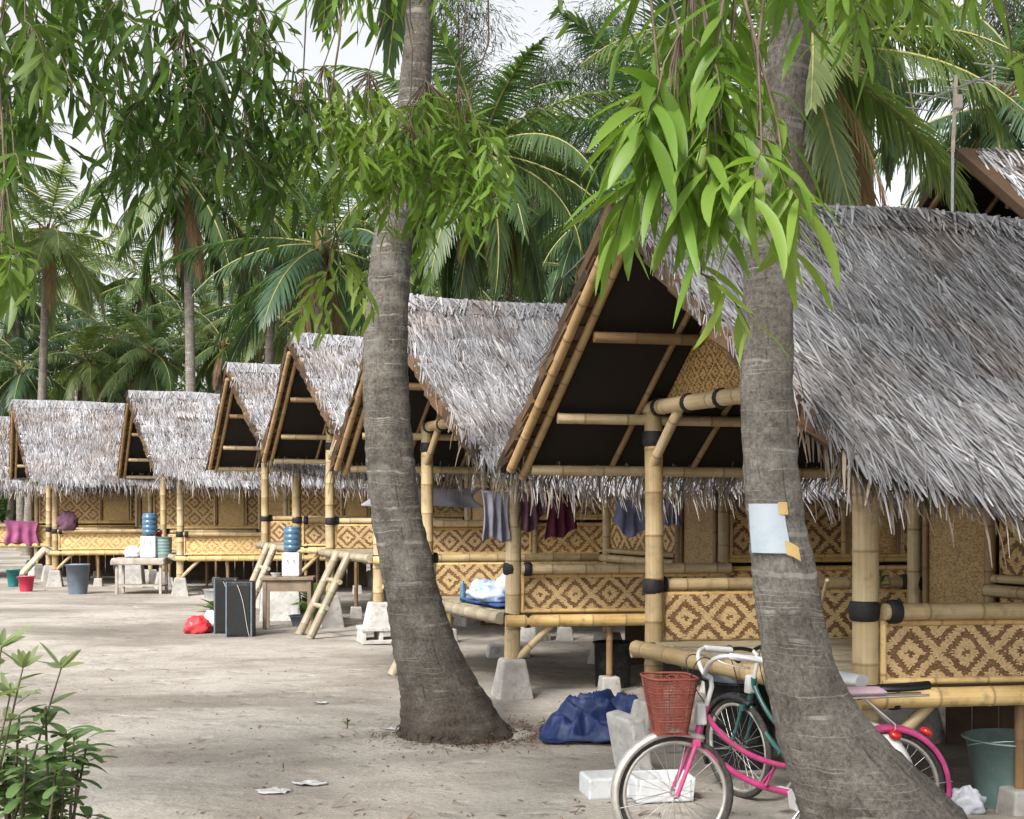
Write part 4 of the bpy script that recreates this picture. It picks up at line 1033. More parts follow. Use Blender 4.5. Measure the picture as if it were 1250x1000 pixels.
# ------------------------------------------------------------------ bicycles
def arc(c, r, a0, a1, n, y=0.0):
    return [V3((c[0] + r * math.cos(R(a0 + (a1 - a0) * i / n)), y, c[1] + r * math.sin(R(a0 + (a1 - a0) * i / n)))) for i in range(n + 1)]
def bez(P, n=14):
    P = [V3(p) for p in P]; out = []
    for i in range(n + 1):
        t = i / n; Q = P[:]
        while len(Q) > 1: Q = [a.lerp(b, t) for a, b in zip(Q, Q[1:])]
        out.append(Q[0])
    return out
def bicycle(rear, front, label, paint, fr_col, rf_col, seat, basket, lean=0.05, reflector=True, bar='silver', rise=.13):
    """x runs from the rear hub forward, z up, origin on the ground under the rear hub"""
    rear = V3(rear); d = V3(front) - rear; wb = d.length
    root = tag(empty('bicycle', rear, math.atan2(d.y, d.x)), label, 'bicycle'); root.rotation_euler = (lean, 0, math.atan2(d.y, d.x))
    r = .302; q = lambda: MB()
    def wheel(cx, seed):
        w = tag(empty('wheel', (cx, 0, r), 0, root))
        m = q(); n = 48
        m.tube([V3((math.cos(2 * math.pi * i / n), 0, math.sin(2 * math.pi * i / n))) * (r - .018) for i in range(n + 1)], .019, 10, 0, False, ref=(0, 1, 0)); m.build('tyre', M['tyre'], w)
        m = q(); m.tube([V3((math.cos(2 * math.pi * i / n), 0, math.sin(2 * math.pi * i / n))) * (r - .043) for i in range(n + 1)], .0125, 8, 0, False, ref=(0, 1, 0)); m.build('rim', M['rim'], w)
        m = q()
        for i in range(28):
            a = 2 * math.pi * i / 28; b = a + (.5 if i % 2 else -.5) * 1.1; s = .03 * (1 if i % 4 < 2 else -1)
            m.tube([(.018 * math.cos(b), s, .018 * math.sin(b)), ((r - .05) * math.cos(a), 0, (r - .05) * math.sin(a))], .0013, 4, 0, False)
        m.build('spokes', M['chrome'], w)
        m = q(); m.tube([(0, -.06, 0), (0, -.035, 0), (0, -.03, 0), (0, .03, 0), (0, .035, 0), (0, .06, 0)], [.008, .008, .02, .02, .008, .008], 12); m.build('hub', M['chrome'], w)
        return w
    wheel(0, 1); wheel(wb, 2)
    HT = V3((wb - .16, 0, .72)); HB = V3((wb - .115, 0, .585)); BB = V3((.44, 0, .28)); ST = V3((.27, 0, .66)); RH = V3((0, 0, r))
    m = q()
    m.tube([HB - (HT - HB) * .1, HT + (HT - HB) * .15], .019, 12)
    m.tube(bez([HT - V3((.01, 0, .03)), (wb - .30, 0, .46), (.52, 0, .40), (.345, 0, .415)], 20), .0145, 10)
    m.tube(bez([HB, (wb - .30, 0, .34), (.60, 0, .30), BB], 20), .0165, 10)
    m.tube([BB, ST], .0155, 10)
    m.tube([BB + V3((0, -.035, 0)), BB + V3((0, .035, 0))], .024, 12)
    for s in (-1, 1):
        m.tube(bez([BB + V3((-.02, s * .02, 0)), (.25, s * .05, .29), RH + V3((0, s * .062, 0))], 8), .009, 8)
        m.tube([ST + V3((-.01, s * .015, -.12)), V3((.13, s * .05, .47)), RH + V3((0, s * .062, 0))], .0075, 8)
    m.tube([(.66, -.03, .335), (.60, 0, .42), (.66, .03, .335)], .008, 6)
    m.build('frame', M[paint], root)
    # front end
    m = q()
    for s in (-1, 1):
        m.tube(bez([HB + V3((.012, s * .045, -.02)), HB + V3((.06, s * .05, -.16)), (wb - .02, s * .055, r + .06), (wb, s * .058, r)], 12), .0115, 8)
    m.box(HB + V3((.012, 0, -.025)), (.04, .11, .035)); m.build('fork', M[paint], root, bevel=.006)
    m = q(); m.tube([HT + (HT - HB) * .1, HT + V3((-.035, 0, .115)), HT + V3((-.03, 0, .16)), HT + V3((.0, 0, .175))], .013, 10); m.build('stem', M['silver'], root)
    hb = HT + V3((.0, 0, .175)); m = q()
    half = bez([hb, hb + V3((.015, .06, .03)), hb + V3((.02, .16, rise)), hb + V3((-.03, .25, rise)), hb + V3((-.20, .285, rise - .035))], 18)
    pts = [V3((p.x, -p.y, p.z)) for p in half[::-1]] + half[1:]
    m.tube(pts, .0115, 10); hbar = m.build('handlebar', M[bar], root)
    for s in (-1, 1):
        m = q(); a, b = half[-6], half[-1]; m.tube([(a.x, a.y * s, a.z), (b.x - .02, b.y * s, b.z)], .017, 10); m.build('grip', M['grey_vinyl' if bar == 'silver' else 'black'], hbar)
        m = q(); a = half[10]; m.tube(bez([(a.x, a.y * s, a.z - .01), (a.x - .02, a.y * s + .02 * s, a.z - .035), (a.x - .15, (a.y + .05) * s, a.z - .05)], 8), .005, 6); m.build('brake_lever', M['chrome'], hbar)
    m = q()
    m.tube(bez([half[8], half[8] + V3((.12, .02, .07)), HT + V3((.10, .05, .12)), HB + V3((.05, .02, .0))], 14), .003, 5); m.tube(bez([V3((half[8].x, -half[8].y, half[8].z)), V3((half[8].x + .14, -half[8].y, half[8].z + .05)), HT + V3((.11, -.05, .05)), V3((.7, -.02, .42)), V3((.4, -.02, .36))], 16), .003, 5)
    m.build('brake_cable', M['black'], root)
    m = q(); m.box(HT + V3((.025, 0, -.02)), (.055, .075, .11), 0, 0, .8); m.build('lamp_bracket', M['silver'], root, bevel=.012)
    # mudguards: curved strips with a rolled section
    def guard(cx, a0, a1, mat, nm):
        m = q(); rows = arc((cx, r), r + .024, a0, a1, 26); ring = []
        for p in rows:
            o = (p - V3((cx, 0, r))).normalized()
            ring.append([p + V3((0, y, 0)) - o * q_ for y, q_ in ((-.036, .034), (-.034, .008), (0, 0), (.034, .008), (.036, .034))])
        vs = [v for a in ring for v in a]
        m.add(vs, [[5 * i + k, 5 * i + k + 1, 5 * i + k + 6, 5 * i + k + 5] for i in range(26) for k in range(4)], None, 0, .5, True)
        o = m.build(nm, M[mat], root, solid=.003)
        m = q()
        for s in (-1, 1):
            e = rows[-4]; m.tube([(cx, s * .062, r), (e.x, s * .032, e.z)], .0025, 5)
        m.build('guard_stay', M['chrome'], o); return rows
    guard(wb, 118, -28, fr_col, 'front_mudguard'); rows = guard(0, 35, 192, rf_col, 'rear_mudguard')
    if reflector:
        e = rows[15]; o = (e - V3((0, 0, r))).normalized(); m = q()
        M3 = Matrix.Rotation(math.atan2(o.x, o.z), 3, 'Y')
        m.lathe([(.028, 0), (.034, .01), (.032, .026), (.012, .034)], e + o * .008, 14, 0, True, True, M3 @ Matrix.Scale(1.0, 3)); m.build('reflector', M['reflector'], root)
    if basket:
        bc = HT + V3((.185, 0, .03)); m = q(); nb = 7
        lv = [(-.14, .078, .105), (-.07, .09, .122), (.0, .102, .138), (.07, .114, .152), (.14, .125, .168)]
        for z, a, b in lv:
            P = []
            for i in range(33):
                t = 2 * math.pi * i / 32; cc, ss = math.cos(t), math.sin(t); P.append(bc + V3((math.copysign(abs(cc) ** .45, cc) * a, math.copysign(abs(ss) ** .45, ss) * b, z)))
            m.tube(P, .0034 if z < .13 else .006, 5, 0, False)
        for k in range(1, 20):
            z = -.14 + .014 * k; f = (z + .14) / .28; a = .078 + .047 * f; b = .105 + .063 * f; P = []
            for i in range(33):
                t = 2 * math.pi * i / 32; cc, ss = math.cos(t), math.sin(t); P.append(bc + V3((math.copysign(abs(cc) ** .45, cc) * a, math.copysign(abs(ss) ** .45, ss) * b, z)))
            m.tube(P, .0022, 4, 0, False)
        for i in range(72):
            t = 2 * math.pi * i / 72; cc, ss = math.cos(t), math.sin(t); P = []
            for z, a, b in (lv[0], lv[-1]): P.append(bc + V3((math.copysign(abs(cc) ** .45, cc) * a, math.copysign(abs(ss) ** .45, ss) * b, z)))
            m.tube(P, .0022, 4, 0, False)
        for i in range(-5, 6): m.tube([bc + V3((-.085, i * .021, -.14)), bc + V3((.085, i * .021, -.14))], .0022, 4, 0, False)
        m.build('basket', M['basket'], root)
        m = q()
        for i in range(5): m.tube(bez([bc + V3((rr(-.1, .1), rr(-.14, .14), .12)), bc + V3((rr(-.1, .1), rr(-.14, .14), rr(.16, .22))), bc + V3((rr(-.1, .1), rr(-.14, .14), .05))], 8), .003, 4)
        m.build('cord', M['basket'], root)
    # saddle, crank, stand
    m = q(); m.tube([ST - V3((0, 0, .05)), ST + V3((-.03, 0, .12))], .011, 8); m.build('seat_post', M['chrome'], root)
    sp = ST + V3((-.03, 0, .155))
    def pad(x0, x1, w0, w1, z, mat, th=.05, tilt=0.0, lift=0.0):
        m = q()
        def fn(a, b):
            x = x0 + (x1 - x0) * a; w = (w0 + (w1 - w0) * a ** 1.2) * (math.sin(math.pi * min(1, max(0, (a * .9 + .06)))) ** .35)
            t = 2 * math.pi * b; return V3((x, w * math.cos(t), z + th * .5 * math.sin(t) * (1 if math.sin(t) > 0 else .75) + tilt * (x - x0) + lift * a * a))
        m.grid(fn, 16, 18); m.add([fn(0, k / 18) for k in range(18)], [list(range(18))]); m.add([fn(1, k / 18) for k in range(18)], [list(range(17, -1, -1))])
        return m.build('saddle', M[mat], root)
    if seat == 'two':
        pad(sp.x + .16, sp.x - .22, .028, .085, sp.z - .02, 'lilac', .055)
        o = pad(sp.x - .19, sp.x - .46, .06, .07, sp.z - .005, 'black', .05, 0, .012); o.name = 'child_seat'
        m = q(); m.tube([(sp.x - .10, 0, sp.z - .04), (-.02, .04, r + .33), (0, .062, r)], .006, 6); m.tube([(sp.x - .10, 0, sp.z - .04), (-.02, -.04, r + .33), (0, -.062, r)], .006, 6)
        m.tube([(sp.x - .02, .05, sp.z - .045), (sp.x - .44, .05, sp.z - .035)], .006, 6); m.tube([(sp.x - .02, -.05, sp.z - .045), (sp.x - .44, -.05, sp.z - .035)], .006, 6); m.build('carrier', M['chrome'], root)
    else:
        sp = sp - V3((.10, 0, 0)); pad(sp.x + .18, sp.x - .12, .026, .10, sp.z + .01, 'grey_vinyl', .075)
        m = q()
        for s in (-1, 1):
            m.tube([(sp.x - .06 + .015 * math.cos(k * .9), s * .045 + .015 * math.sin(k * .9), sp.z - .10 + .0035 * k) for k in range(22)], .003, 5)
        m.build('saddle_spring', M['black'], root)
    m = q(); m.tube([BB + V3((0, -.07, 0)), BB + V3((0, .07, 0))], .008, 8)
    for s in (-1, 1): m.tube([BB + V3((0, s * .065, 0)), BB + V3((s * .10, s * .08, -s * .11))], .008, 8)
    m.lathe([(.001, -.004), (.085, -.004), (.085, .004), (.001, .004)], BB + V3((0, .045, 0)), 28, 0, True, True, Matrix.Rotation(R(90), 3, 'X'))
    cr = m.build('crank', M['chrome'], root)
    for s in (-1, 1): m = q(); m.box(BB + V3((s * .10, s * .13, -s * .11)), (.08, .09, .022)); m.build('pedal', M['grey_vinyl'], cr, bevel=.004)
    m = q(); P = [(BB.x + .11, r + .005), (BB.x + .02, r + .075), (.0, r + .055), (-.06, r), (.0, r - .05), (BB.x, BB.z - .10), (BB.x + .10, BB.z - .05)]
    vs = [(x, .052, z) for x, z in P] + [(x, .062, z) for x, z in P]; n = len(P)
    m.add(vs, [list(range(n)), list(range(2 * n - 1, n - 1, -1))] + [[i, (i + 1) % n, n + (i + 1) % n, n + i] for i in range(n)]); m.build('chain_guard', M['silver'], root, bevel=.003)
    m = q(); m.tube([(.06, .06, r - .05), (.02, .15, .01)], .007, 6); m.tube([(.06, -.06, r - .05), (.02, -.13, .01)], .007, 6); m.build('kickstand', M['chrome'], root)
    return root
random.seed(61)
bicycle((1.93, 6.28, .0), (.818, 6.16, .0), 'pink bicycle with red wire basket, front wheel nearest the yard', 'pink', 'rim', 'pink', 'two', True, .03)
bicycle((1.865, 6.43, .0), (1.36, 7.36, .0), 'green bicycle with white rear mudguard and pale saddle, behind the pink one', 'teal', 'dark_plastic', 'white_paint', 'one', False, -.03, True, 'black', .03)

# ------------------------------------------------------------------ soft and loose things
def blob(m, c, size, amp, sc, seed, nu=36, nv=20, flat=.0, rz=0, fold=0.0):
    c = V3(c); Mz = Matrix.Rotation(rz, 3, 'Z')
    def fn(a, b):
        t = 2 * math.pi * a; f = math.pi * (b - .5); p = V3((math.cos(f) * math.cos(t), math.cos(f) * math.sin(t), math.sin(f)))
        k = 1 + amp * noise.noise(p * sc + V3((seed * 3.1, 0, 0))) + amp * .5 * noise.noise(p * sc * 2.3 + V3((0, seed, 0)))
        if fold: k += fold * abs(noise.noise(p * sc * 1.4 + V3((seed, seed, 0))))
        q = Mz @ V3((p.x * size[0] * k, p.y * size[1] * k, p.z * size[2] * k)); q.z = max(q.z, -size[2] * flat)
        return c + q
    m.grid(fn, nu, nv); return m
def tarp():
    random.seed(71); c = gnd(728, 9.35); m = MB(c)
    def fn(a, b):
        x = (a - .5) * 2; y = (b - .5) * 2; rad = (abs(x) ** 2.2 + abs(y) ** 2.2) ** (1 / 2.2); e = max(0, 1 - rad)
        wx = x + .25 * noise.noise(V3((x * 1.5, y * 1.5, 2))); wy = y + .25 * noise.noise(V3((x * 1.5, y * 1.5, 7)))
        lob = math.exp(-((wx + .45) ** 2 / .10 + (wy + .1) ** 2 / .25)) * .14 + math.exp(-((wx - .1) ** 2 / .16 + (wy - .15) ** 2 / .3)) * .20 + math.exp(-((wx - .6) ** 2 / .08 + (wy + .2) ** 2 / .2)) * .15
        rd = 1 - abs(noise.noise(V3((wx * 2.0 + wy * 1.4, wy * 3.0 - wx, 4)))) * 2.4
        r2 = 1 - abs(noise.noise(V3((wx * 4.5 - wy * 2, wy * 5.0 + wx * 2, 8)))) * 2.2
        h = (lob + .05) * min(1, e * 5) ** .6 * (.85 + .25 * rd) + (.05 * rd + .012 * r2) * min(1, e * 4 + .2) + .015
        jag = 1 + .15 * noise.noise(V3((math.atan2(y, x) * 1.3, 3, 1)))
        return V3((c.x + x * .42 * jag, c.y + y * .36 * jag, max(.008, h)))
    m.grid(fn, 90, 80)
    m.thing('tarpaulin', M['tarp'], 'crumpled dark blue tarpaulin lying on the sand beside the concrete footing', 'tarpaulin', solid=.004)
tarp()
def bag(c, size, mat, label, seed, knot=True, cat='bag'):
    m = MB((c[0], c[1], c[2])); blob(m, V3(c) + V3((0, 0, size[2] * .72)), size, .28, 1.9, seed, 30, 18, .72, fold=.35)
    if knot:
        top = V3(c) + V3((0, 0, size[2] * 1.55))
        for s in (-1, 1): m.blade(top, (s * .8, .2, .7), size[2] * .8, size[0] * .5, (0, 1, .3), 4, .8, 0, None, .6)
    m.thing('plastic_bag', M[mat], label, cat)
bag(gnd(241, 16.7), (.17, .15, .13), 'bag_red', 'red plastic bag lying on the sand by the black cabinets', 3)
bag(gnd(261, 16.95), (.15, .14, .16), 'bag_white', 'white plastic bag lying between the red bag and the black cabinets', 5)
h2 = HUTS[2]; fz = h2.f + .075
P2 = lambda u, v, z=0: h2.p(u, v, fz + z)
m = MB(P2(.0, 1.0)); c0 = P2(-.04, .35); 
def mfn(a, b): q = P2(-.02 + .95 * a, .30 + .95 * b); return V3((q.x, q.y, q.z + .03 + .012 * noise.noise(V3((a * 6, b * 6, 0)))))
m.grid(mfn, 20, 20); m.thing('sleeping_mat', M['mat_blue'], 'dark blue mat spread on the porch floor of the second hut', 'mat', solid=.025)
for (u, v, s, mt, lab, sd) in ((.25, .55, (.16, .16, .14), 'bag_white', 'greyish white full bag on the blue mat, highest of the porch bags', 11), (.10, .95, (.15, .14, .10), 'bag_blue', 'blue and white printed bag on the porch mat nearest the leaning palm', 12), (.08, .62, (.17, .13, .10), 'bag_blue', 'blue and white bag lying slumped next to the bamboo corner post', 13)):
    bag(P2(u, v, .05 if sd != 11 else .12), s, mt, lab, sd, sd != 11)

def cloth(name, a, b, drop, mat, label, seed, u=(.0, 1.0), cat='clothes', shape=None, amp=.035):
    """a garment hung over the line from a to b"""
    a, b = V3(a), V3(b); d = b - a; n = V3((d.y, -d.x, 0)).normalized(); m = MB(a.lerp(b, .5))
    def fn(x, y):
        p = a.lerp(b, u[0] + (u[1] - u[0]) * x); w = 1 + .05 * math.sin(seed + x * 9)
        hem = drop * w * (shape(x) if shape else 1)
        f = math.sin(x * 19 + seed) * amp * (y ** .7) + .6 * amp * noise.noise(V3((x * 4, y * 3, seed)))
        sq = (x - .5) * (-.16 * math.sin(math.pi * min(1, y * 1.1)))
        return p + n * f + d * (u[1] - u[0]) * sq + V3((0, 0, -hem * y))
    m.grid(fn, 28, 20); m.thing(name, M[mat], label, cat, 'laundry hanging under the hut eaves', solid=.004)
random.seed(81)
lz = 1.83
La, Lb = h2.p(-.35, -.06, lz + .1), h2.p(2.0, .0, lz)
m = MB(La); m.tube([La.lerp(Lb, i / 16) + V3((0, 0, -.06 * math.sin(math.pi * i / 16))) for i in range(17)], .004, 5); m.thing('clothes_line', M['cloth_grey'], 'thin washing line strung along the porch of the second hut', 'rope')
def on(u0, u1, dy=-.05): return La.lerp(Lb, u0) + V3((0, dy * .2, -.04)), La.lerp(Lb, u1) + V3((0, dy * .2, -.05))
cloth('garment', *on(.02, .13), .44, 'cloth_grey', 'long grey cloth hanging left of the bamboo corner post', 1.0, amp=.05)
cloth('garment', *on(.16, .28), .38, 'cloth_mauve', 'mauve striped garment hanging right of the bamboo corner post', 2.2, shape=lambda x: .75 + .25 * math.sin(x * 5), amp=.05)
cloth('garment', *on(.27, .40), .42, 'cloth_maroon', 'dark maroon garment with slanting hem hanging on the line', 3.1, shape=lambda x: 1.05 - .3 * x)
cloth('garment', *on(.545, .70), .31, 'cloth_blue', 'short grey-blue shirt hanging under the fringe beside the tall bamboo post', 4.4, shape=lambda x: .8 + .35 * math.sin(math.pi * x))
cloth('garment', *on(.745, .83), .24, 'cloth_blue', 'small dull blue cloth hanging right of the tall bamboo post', 5.2)
h3 = HUTS[3]
cloth('cloth', h3.p(-.25, -.1, 1.98), h3.p(1.3, -.1, 1.97), .24, 'cloth_grey', 'wide grey towel hung above the raised porch behind the leaning palm', 6.0, cat='towel')
h6, h7 = HUTS[6], HUTS[7]
bag(h6.p(.25, -.05, h6.f + .50), (.20, .16, .22), 'cloth_mauve', 'dusky pink bundle resting on the porch rail of the open-porch hut', 21, False, 'bundle')
cloth('cloth', h7.p(1.25, -.16, h7.f + .60), h7.p(2.05, -.16, h7.f + .55), .55, 'cloth_pink', 'pink cloth draped over the porch rail of the farthest hut', 7.0, cat='cloth', amp=.05)

# ------------------------------------------------------------------ cabinets, tables, water
def cabinet(c, size, rz, label):
    root = tag(empty('speaker_cabinet', c, rz), label, 'speaker', 'black cabinets on the sand')
    w, d, h = size; m = MB(); m.box((0, 0, h / 2), (w, d, h)); m.build('body', M['dark_plastic'], root, bevel=.012)
    m = MB(); m.box((0, -d / 2 - .006, h / 2), (w - .06, .012, h - .08)); m.build('grille', M['black'], root, bevel=.004)
    for s in (-1, 1):
        m = MB(); m.box((s * (w / 2 - .012), -d / 2 - .004, h / 2), (.022, .02, h - .01)); m.build('corner_trim', M['grey_plastic'], root, bevel=.003)
    m = MB(); m.tube(bez([(-.02, -d / 2 - .02, h * .95), (.10, -d / 2 - .05, h * .6), (.08, -d / 2 - .03, h * .3), (.14, -d / 2 - .02, .02)], 12), .004, 5); m.build('cable', M['grey_vinyl'], root)
cabinet(gnd(294, 16.35), (.35, .30, .74), .05, 'tall black cabinet standing on the sand, the front one of two')
cabinet(gnd(276, 16.75), (.30, .26, .76), .12, 'tall black cabinet half hidden behind the front one')
def table(c, w, d, h, rz, label, mat, cloth_=None, shelf=True, apron=.12):
    root = tag(empty('table', c, rz), label, 'table', 'wooden tables holding water')
    m = MB(); m.box((0, 0, h - .02), (w, d, .04)); m.build('tabletop', M[mat], root, bevel=.005)
    for s in (-1, 1): m = MB(); m.box((0, s * (d / 2 - .05), h - .04 - apron / 2), (w - .12, .025, apron - .004)); m.build('apron', M[mat], root)
    for x in (-1, 1):
        for y in (-1, 1): m = MB(); m.box((x * (w / 2 - .06), y * (d / 2 - .05), (h - .04) / 2), (.05, .05, h - .04)); m.build('leg', M[mat], root)
    if shelf: m = MB(); m.box((0, 0, .17), (w - .08, d - .08, .03)); m.build('shelf', M[mat], root)
    return root
T1 = gnd(352, 17.45); table(T1, .74, .5, .74, .08, 'brown wooden table carrying a water dispenser beside the bamboo ladders', 'wood', None, False, .16)
T2 = gnd(173, 24.3); table(T2, .98, .5, .70, .0, 'pale wooden table under a light cover in front of the open-porch hut', 'wood_grey', None, True, .06)
c = T2 + V3((0, 0, .701)); m = MB(c)
def tc(a, b):
    x = (a - .5) * 2; y = (b - .5) * 2; e = max(abs(x), abs(y)); px_, py_ = x * .60, y * .36; z = .012
    if abs(x) > .85: px_ = math.copysign(.515, x); z = .012 - (abs(x) - .85) * .75
    if abs(y) > .75: py_ = math.copysign(.272, y); z = min(z, .012 - (abs(y) - .75) * .52)
    k = .018 * math.sin(x * 14 + y * 9) * max(0, e - .75) * 4
    return c + V3((px_ + k, py_ - abs(k), z + .004 * noise.noise(V3((x * 3, y * 3, 0)))))
m.grid(tc, 40, 30); m.thing('tablecloth', M['wood_grey'], 'pale grey cover spread on the far wooden table', 'tablecloth', solid=.004)
def dispenser(c, s, label, tank):
    root = tag(empty('water_dispenser', c), label, 'water dispenser', 'water dispensers'); m = MB()
    m.box((0, 0, .19 * s), (.28 * s, .28 * s, .38 * s)); b = m.build('body', M['white_plastic'], root, bevel=.03 * s)
    m = MB(); m.box((0, -.143 * s, .20 * s), (.18 * s, .006, .13 * s)); m.build('recess', M['white_plastic'], b)
    for x in (-.05, .05): m = MB(); m.tube([(x * s, -.14 * s, .27 * s), (x * s, -.18 * s, .27 * s), (x * s, -.185 * s, .23 * s)], .008 * s, 8); m.build('tap', M['grey_vinyl'], root)
    m = MB(); pr = [(.05, .36), (.06, .385), (.11, .42)]
    for k in range(4): z = .42 + k * .085; pr += [(.135, z + .01), (.135, z + .055), (.124, z + .066), (.124, z + .078)]
    pr += [(.128, .765), (.10, .785), (.001, .79)]
    m.lathe([(a * s, z * s) for a, z in pr], (0, 0, 0), 26); m.build('bottle', M[tank], root)
dispenser(T1 + V3((.05, .02, .74)), .90, 'white water dispenser with blue bottle on the brown table', 'bottle')
dispenser(T2 + V3((.16, .0, .716)), 1.12, 'white water dispenser with blue bottle on the covered far table', 'bottle')
def tub(name, c, rb, rt, h, mat, label, cat, rim=True, handle=True, ribs=False, group=None):
    root = tag(empty(name, c), label, cat, group); m = MB()
    pr = [(rb, 0)]
    if ribs:
        for k in range(5): z = h * (.15 + k * .16); r_ = rb + (rt - rb) * z / h; pr += [(r_, z), (r_ + .006, z + .01), (r_ + .006, z + .03), (r_, z + .04)]
    pr += [(rt, h), (rt + .018, h), (rt + .018, h - .02) if False else (rt + .02, h + .006), (rt - .002, h + .012), (rb * .97, .015), (.001, .014)]
    m.lathe(pr, (0, 0, 0), 32); m.build('body', M[mat], root)
    if handle: m = MB(); m.tube([V3((math.cos(t) * (rt + .012), math.sin(t) * (rt + .012) * .55 - .05, h - .03 - .10 * math.sin(t) * .5)) for t in [math.pi * (1 + i / 14) for i in range(15)]], .004, 5); m.build('handle', M['metal'], root)
    return root
tub('water_bin', gnd(95, 24.2), .175, .225, .58, 'grey_plastic', 'blue-grey plastic bin on the sand before the open-porch hut', 'bin', handle=True)
tub('jerry_tub', T2 + V3((.44, .02, .716)), .14, .15, .40, 'green_plastic', 'grey-green ribbed tub beside the far water dispenser', 'tub', ribs=True, handle=False)
tub('red_jug', T2 + V3((.30, .12, .716)), .05, .06, .50, 'red_plastic', 'slim red jug behind the far water dispenser', 'jug', handle=False)
bag(T2 + V3((-.20, .05, .72)), (.16, .12, .12), 'bag_white', 'white bag set down left of the far water dispenser', 31)
tub('bucket', gnd(32, 25.0), .12, .16, .30, 'red_plastic', 'pink-red bucket standing at the foot of the far ladder', 'bucket')
tub('bucket', gnd(16, 26.5), .10, .14, .36, 'teal_plastic', 'turquoise bucket under the farthest hut', 'bucket')
tub('bucket', gnd(1236, 7.12), .19, .262, .40, 'green_plastic', 'large pale green bucket behind the foot of the taped palm', 'bucket')
tub('dark_bin', gnd(905, 8.35), .20, .25, .56, 'dark_plastic', 'black plastic bin under the porch edge behind the pink bicycle', 'bin', handle=False)
c = gnd(905, 8.35) + V3((0, 0, .575)); m = MB(c); m.lathe([(.265, 0), (.272, .03), (.25, .05), (.06, .062), (.001, .062)], c, 30); m.thing('bin_cover', M['grey_plastic'], 'dark blue lid resting on the black plastic bin', 'lid')
tub('pot', gnd(262, 23.2) + V3((0, 0, .0)), .18, .21, .16, 'metal', 'round metal pot on the ground under the pale-roofed hut', 'pot', handle=False)
tub('basin', gnd(371, 17.9) + V3((-.02, -.1, .0)), .12, .17, .15, 'grey_plastic', 'grey-blue basin under the brown water table', 'basin', handle=False)
tub('black_drum', gnd(748, 11.9), .17, .18, .42, 'dark_plastic', 'black drum in the shade under the second hut', 'drum', handle=False)
# bowl and bottles on the near table
c = T1 + V3((-.17, -.05, .74)); m = MB(c); m.lathe([(.04, 0), (.075, .05), (.08, .055), (.035, .012), (.001, .012)], c, 18); m.thing('bowl', M['white_plastic'], 'small pale bowl on the brown water table', 'bowl')
c = P2(.02, 1.28); m = MB(c); m.lathe([(.03, 0), (.032, .15), (.014, .19), (.014, .21), (.001, .212)], c, 14); m.thing('drink_bottle', M['bottle'], 'small dark bottle standing beside the bags on the porch', 'bottle')

# ------------------------------------------------------------------ slabs, blocks, boards, scraps
def block(name, c, size, rz, mat, label, cat, top=.9, rx=0, ry=0, bevel=.015):
    m = MB(c); m.box(V3(c) + V3((0, 0, size[2] / 2)), size, rz, 0, top, rx, ry); return m.thing(name, M[mat], label, cat, bevel=bevel)
block('concrete_slab', gnd(768, 8.05), (.10, .40, .38), .35, 'concrete_pale', 'pale concrete slab leaning on edge behind the front wheel of the pink bicycle', 'slab', 1, 0, -.18)
block('foam_block', gnd(742, 7.42), (.30, .24, .13), .2, 'foam', 'white foam block on the sand left of the bicycle wheel', 'foam block', 1)
m = MB(gnd(805, 7.3)); c = gnd(805, 7.3)
m.box(c + V3((0, 0, .03)), (.34, .26, .03), .15)
for s in (-1, 1):
    m.box(c + Matrix.Rotation(.15, 3, 'Z') @ V3((s * .165, 0, .085)), (.025, .26, .14), .15, 0, 1, 0, s * .12); m.box(c + Matrix.Rotation(.15, 3, 'Z') @ V3((0, s * .125, .085)), (.31, .022, .13), .15)
m.thing('foam_tray', M['foam'], 'open white foam tray seen through the spokes of the pink bicycle', 'foam tray', bevel=.006)
block('loose_stone', gnd(620, 14.2), (.5, .28, .14), .1, 'concrete_pale', 'long pale stone lying under the porch of the second hut', 'stone', .9)
block('loose_stone', gnd(160, 26.1), (.55, .4, .52), .1, 'concrete', 'grey stone block visible under the covered far table', 'stone', .85)
block('loose_stone', gnd(343, 18.6), (.62, .3, .5), .1, 'concrete_pale', 'pale stone block seen between the legs of the brown water table', 'stone', .9)
b = gnd(1222, 6.75); m = MB(b); m.box(b + V3((.2, 0, .02)), (.95, .10, .04), .02); m.thing('plank', M['wood_grey'], 'weathered plank lying on the sand in front of the pale green bucket', 'plank', bevel=.004)
c = gnd(1180, 6.95); bag(c, (.085, .07, .085), 'bag_white', 'small crumpled white bag between the rear wheel and the pale green bucket', 44, False)
h1 = HUTS[1]
m = MB(h1.p(.3, .0)); m.bamboo(h1.p(.32, .9, 1.02), h1.p(.02, .35, 1.32), .011, 6); m.thing('thin_stick', M['bamboo'], 'thin pale stick leaning across the near porch rail', 'stick')
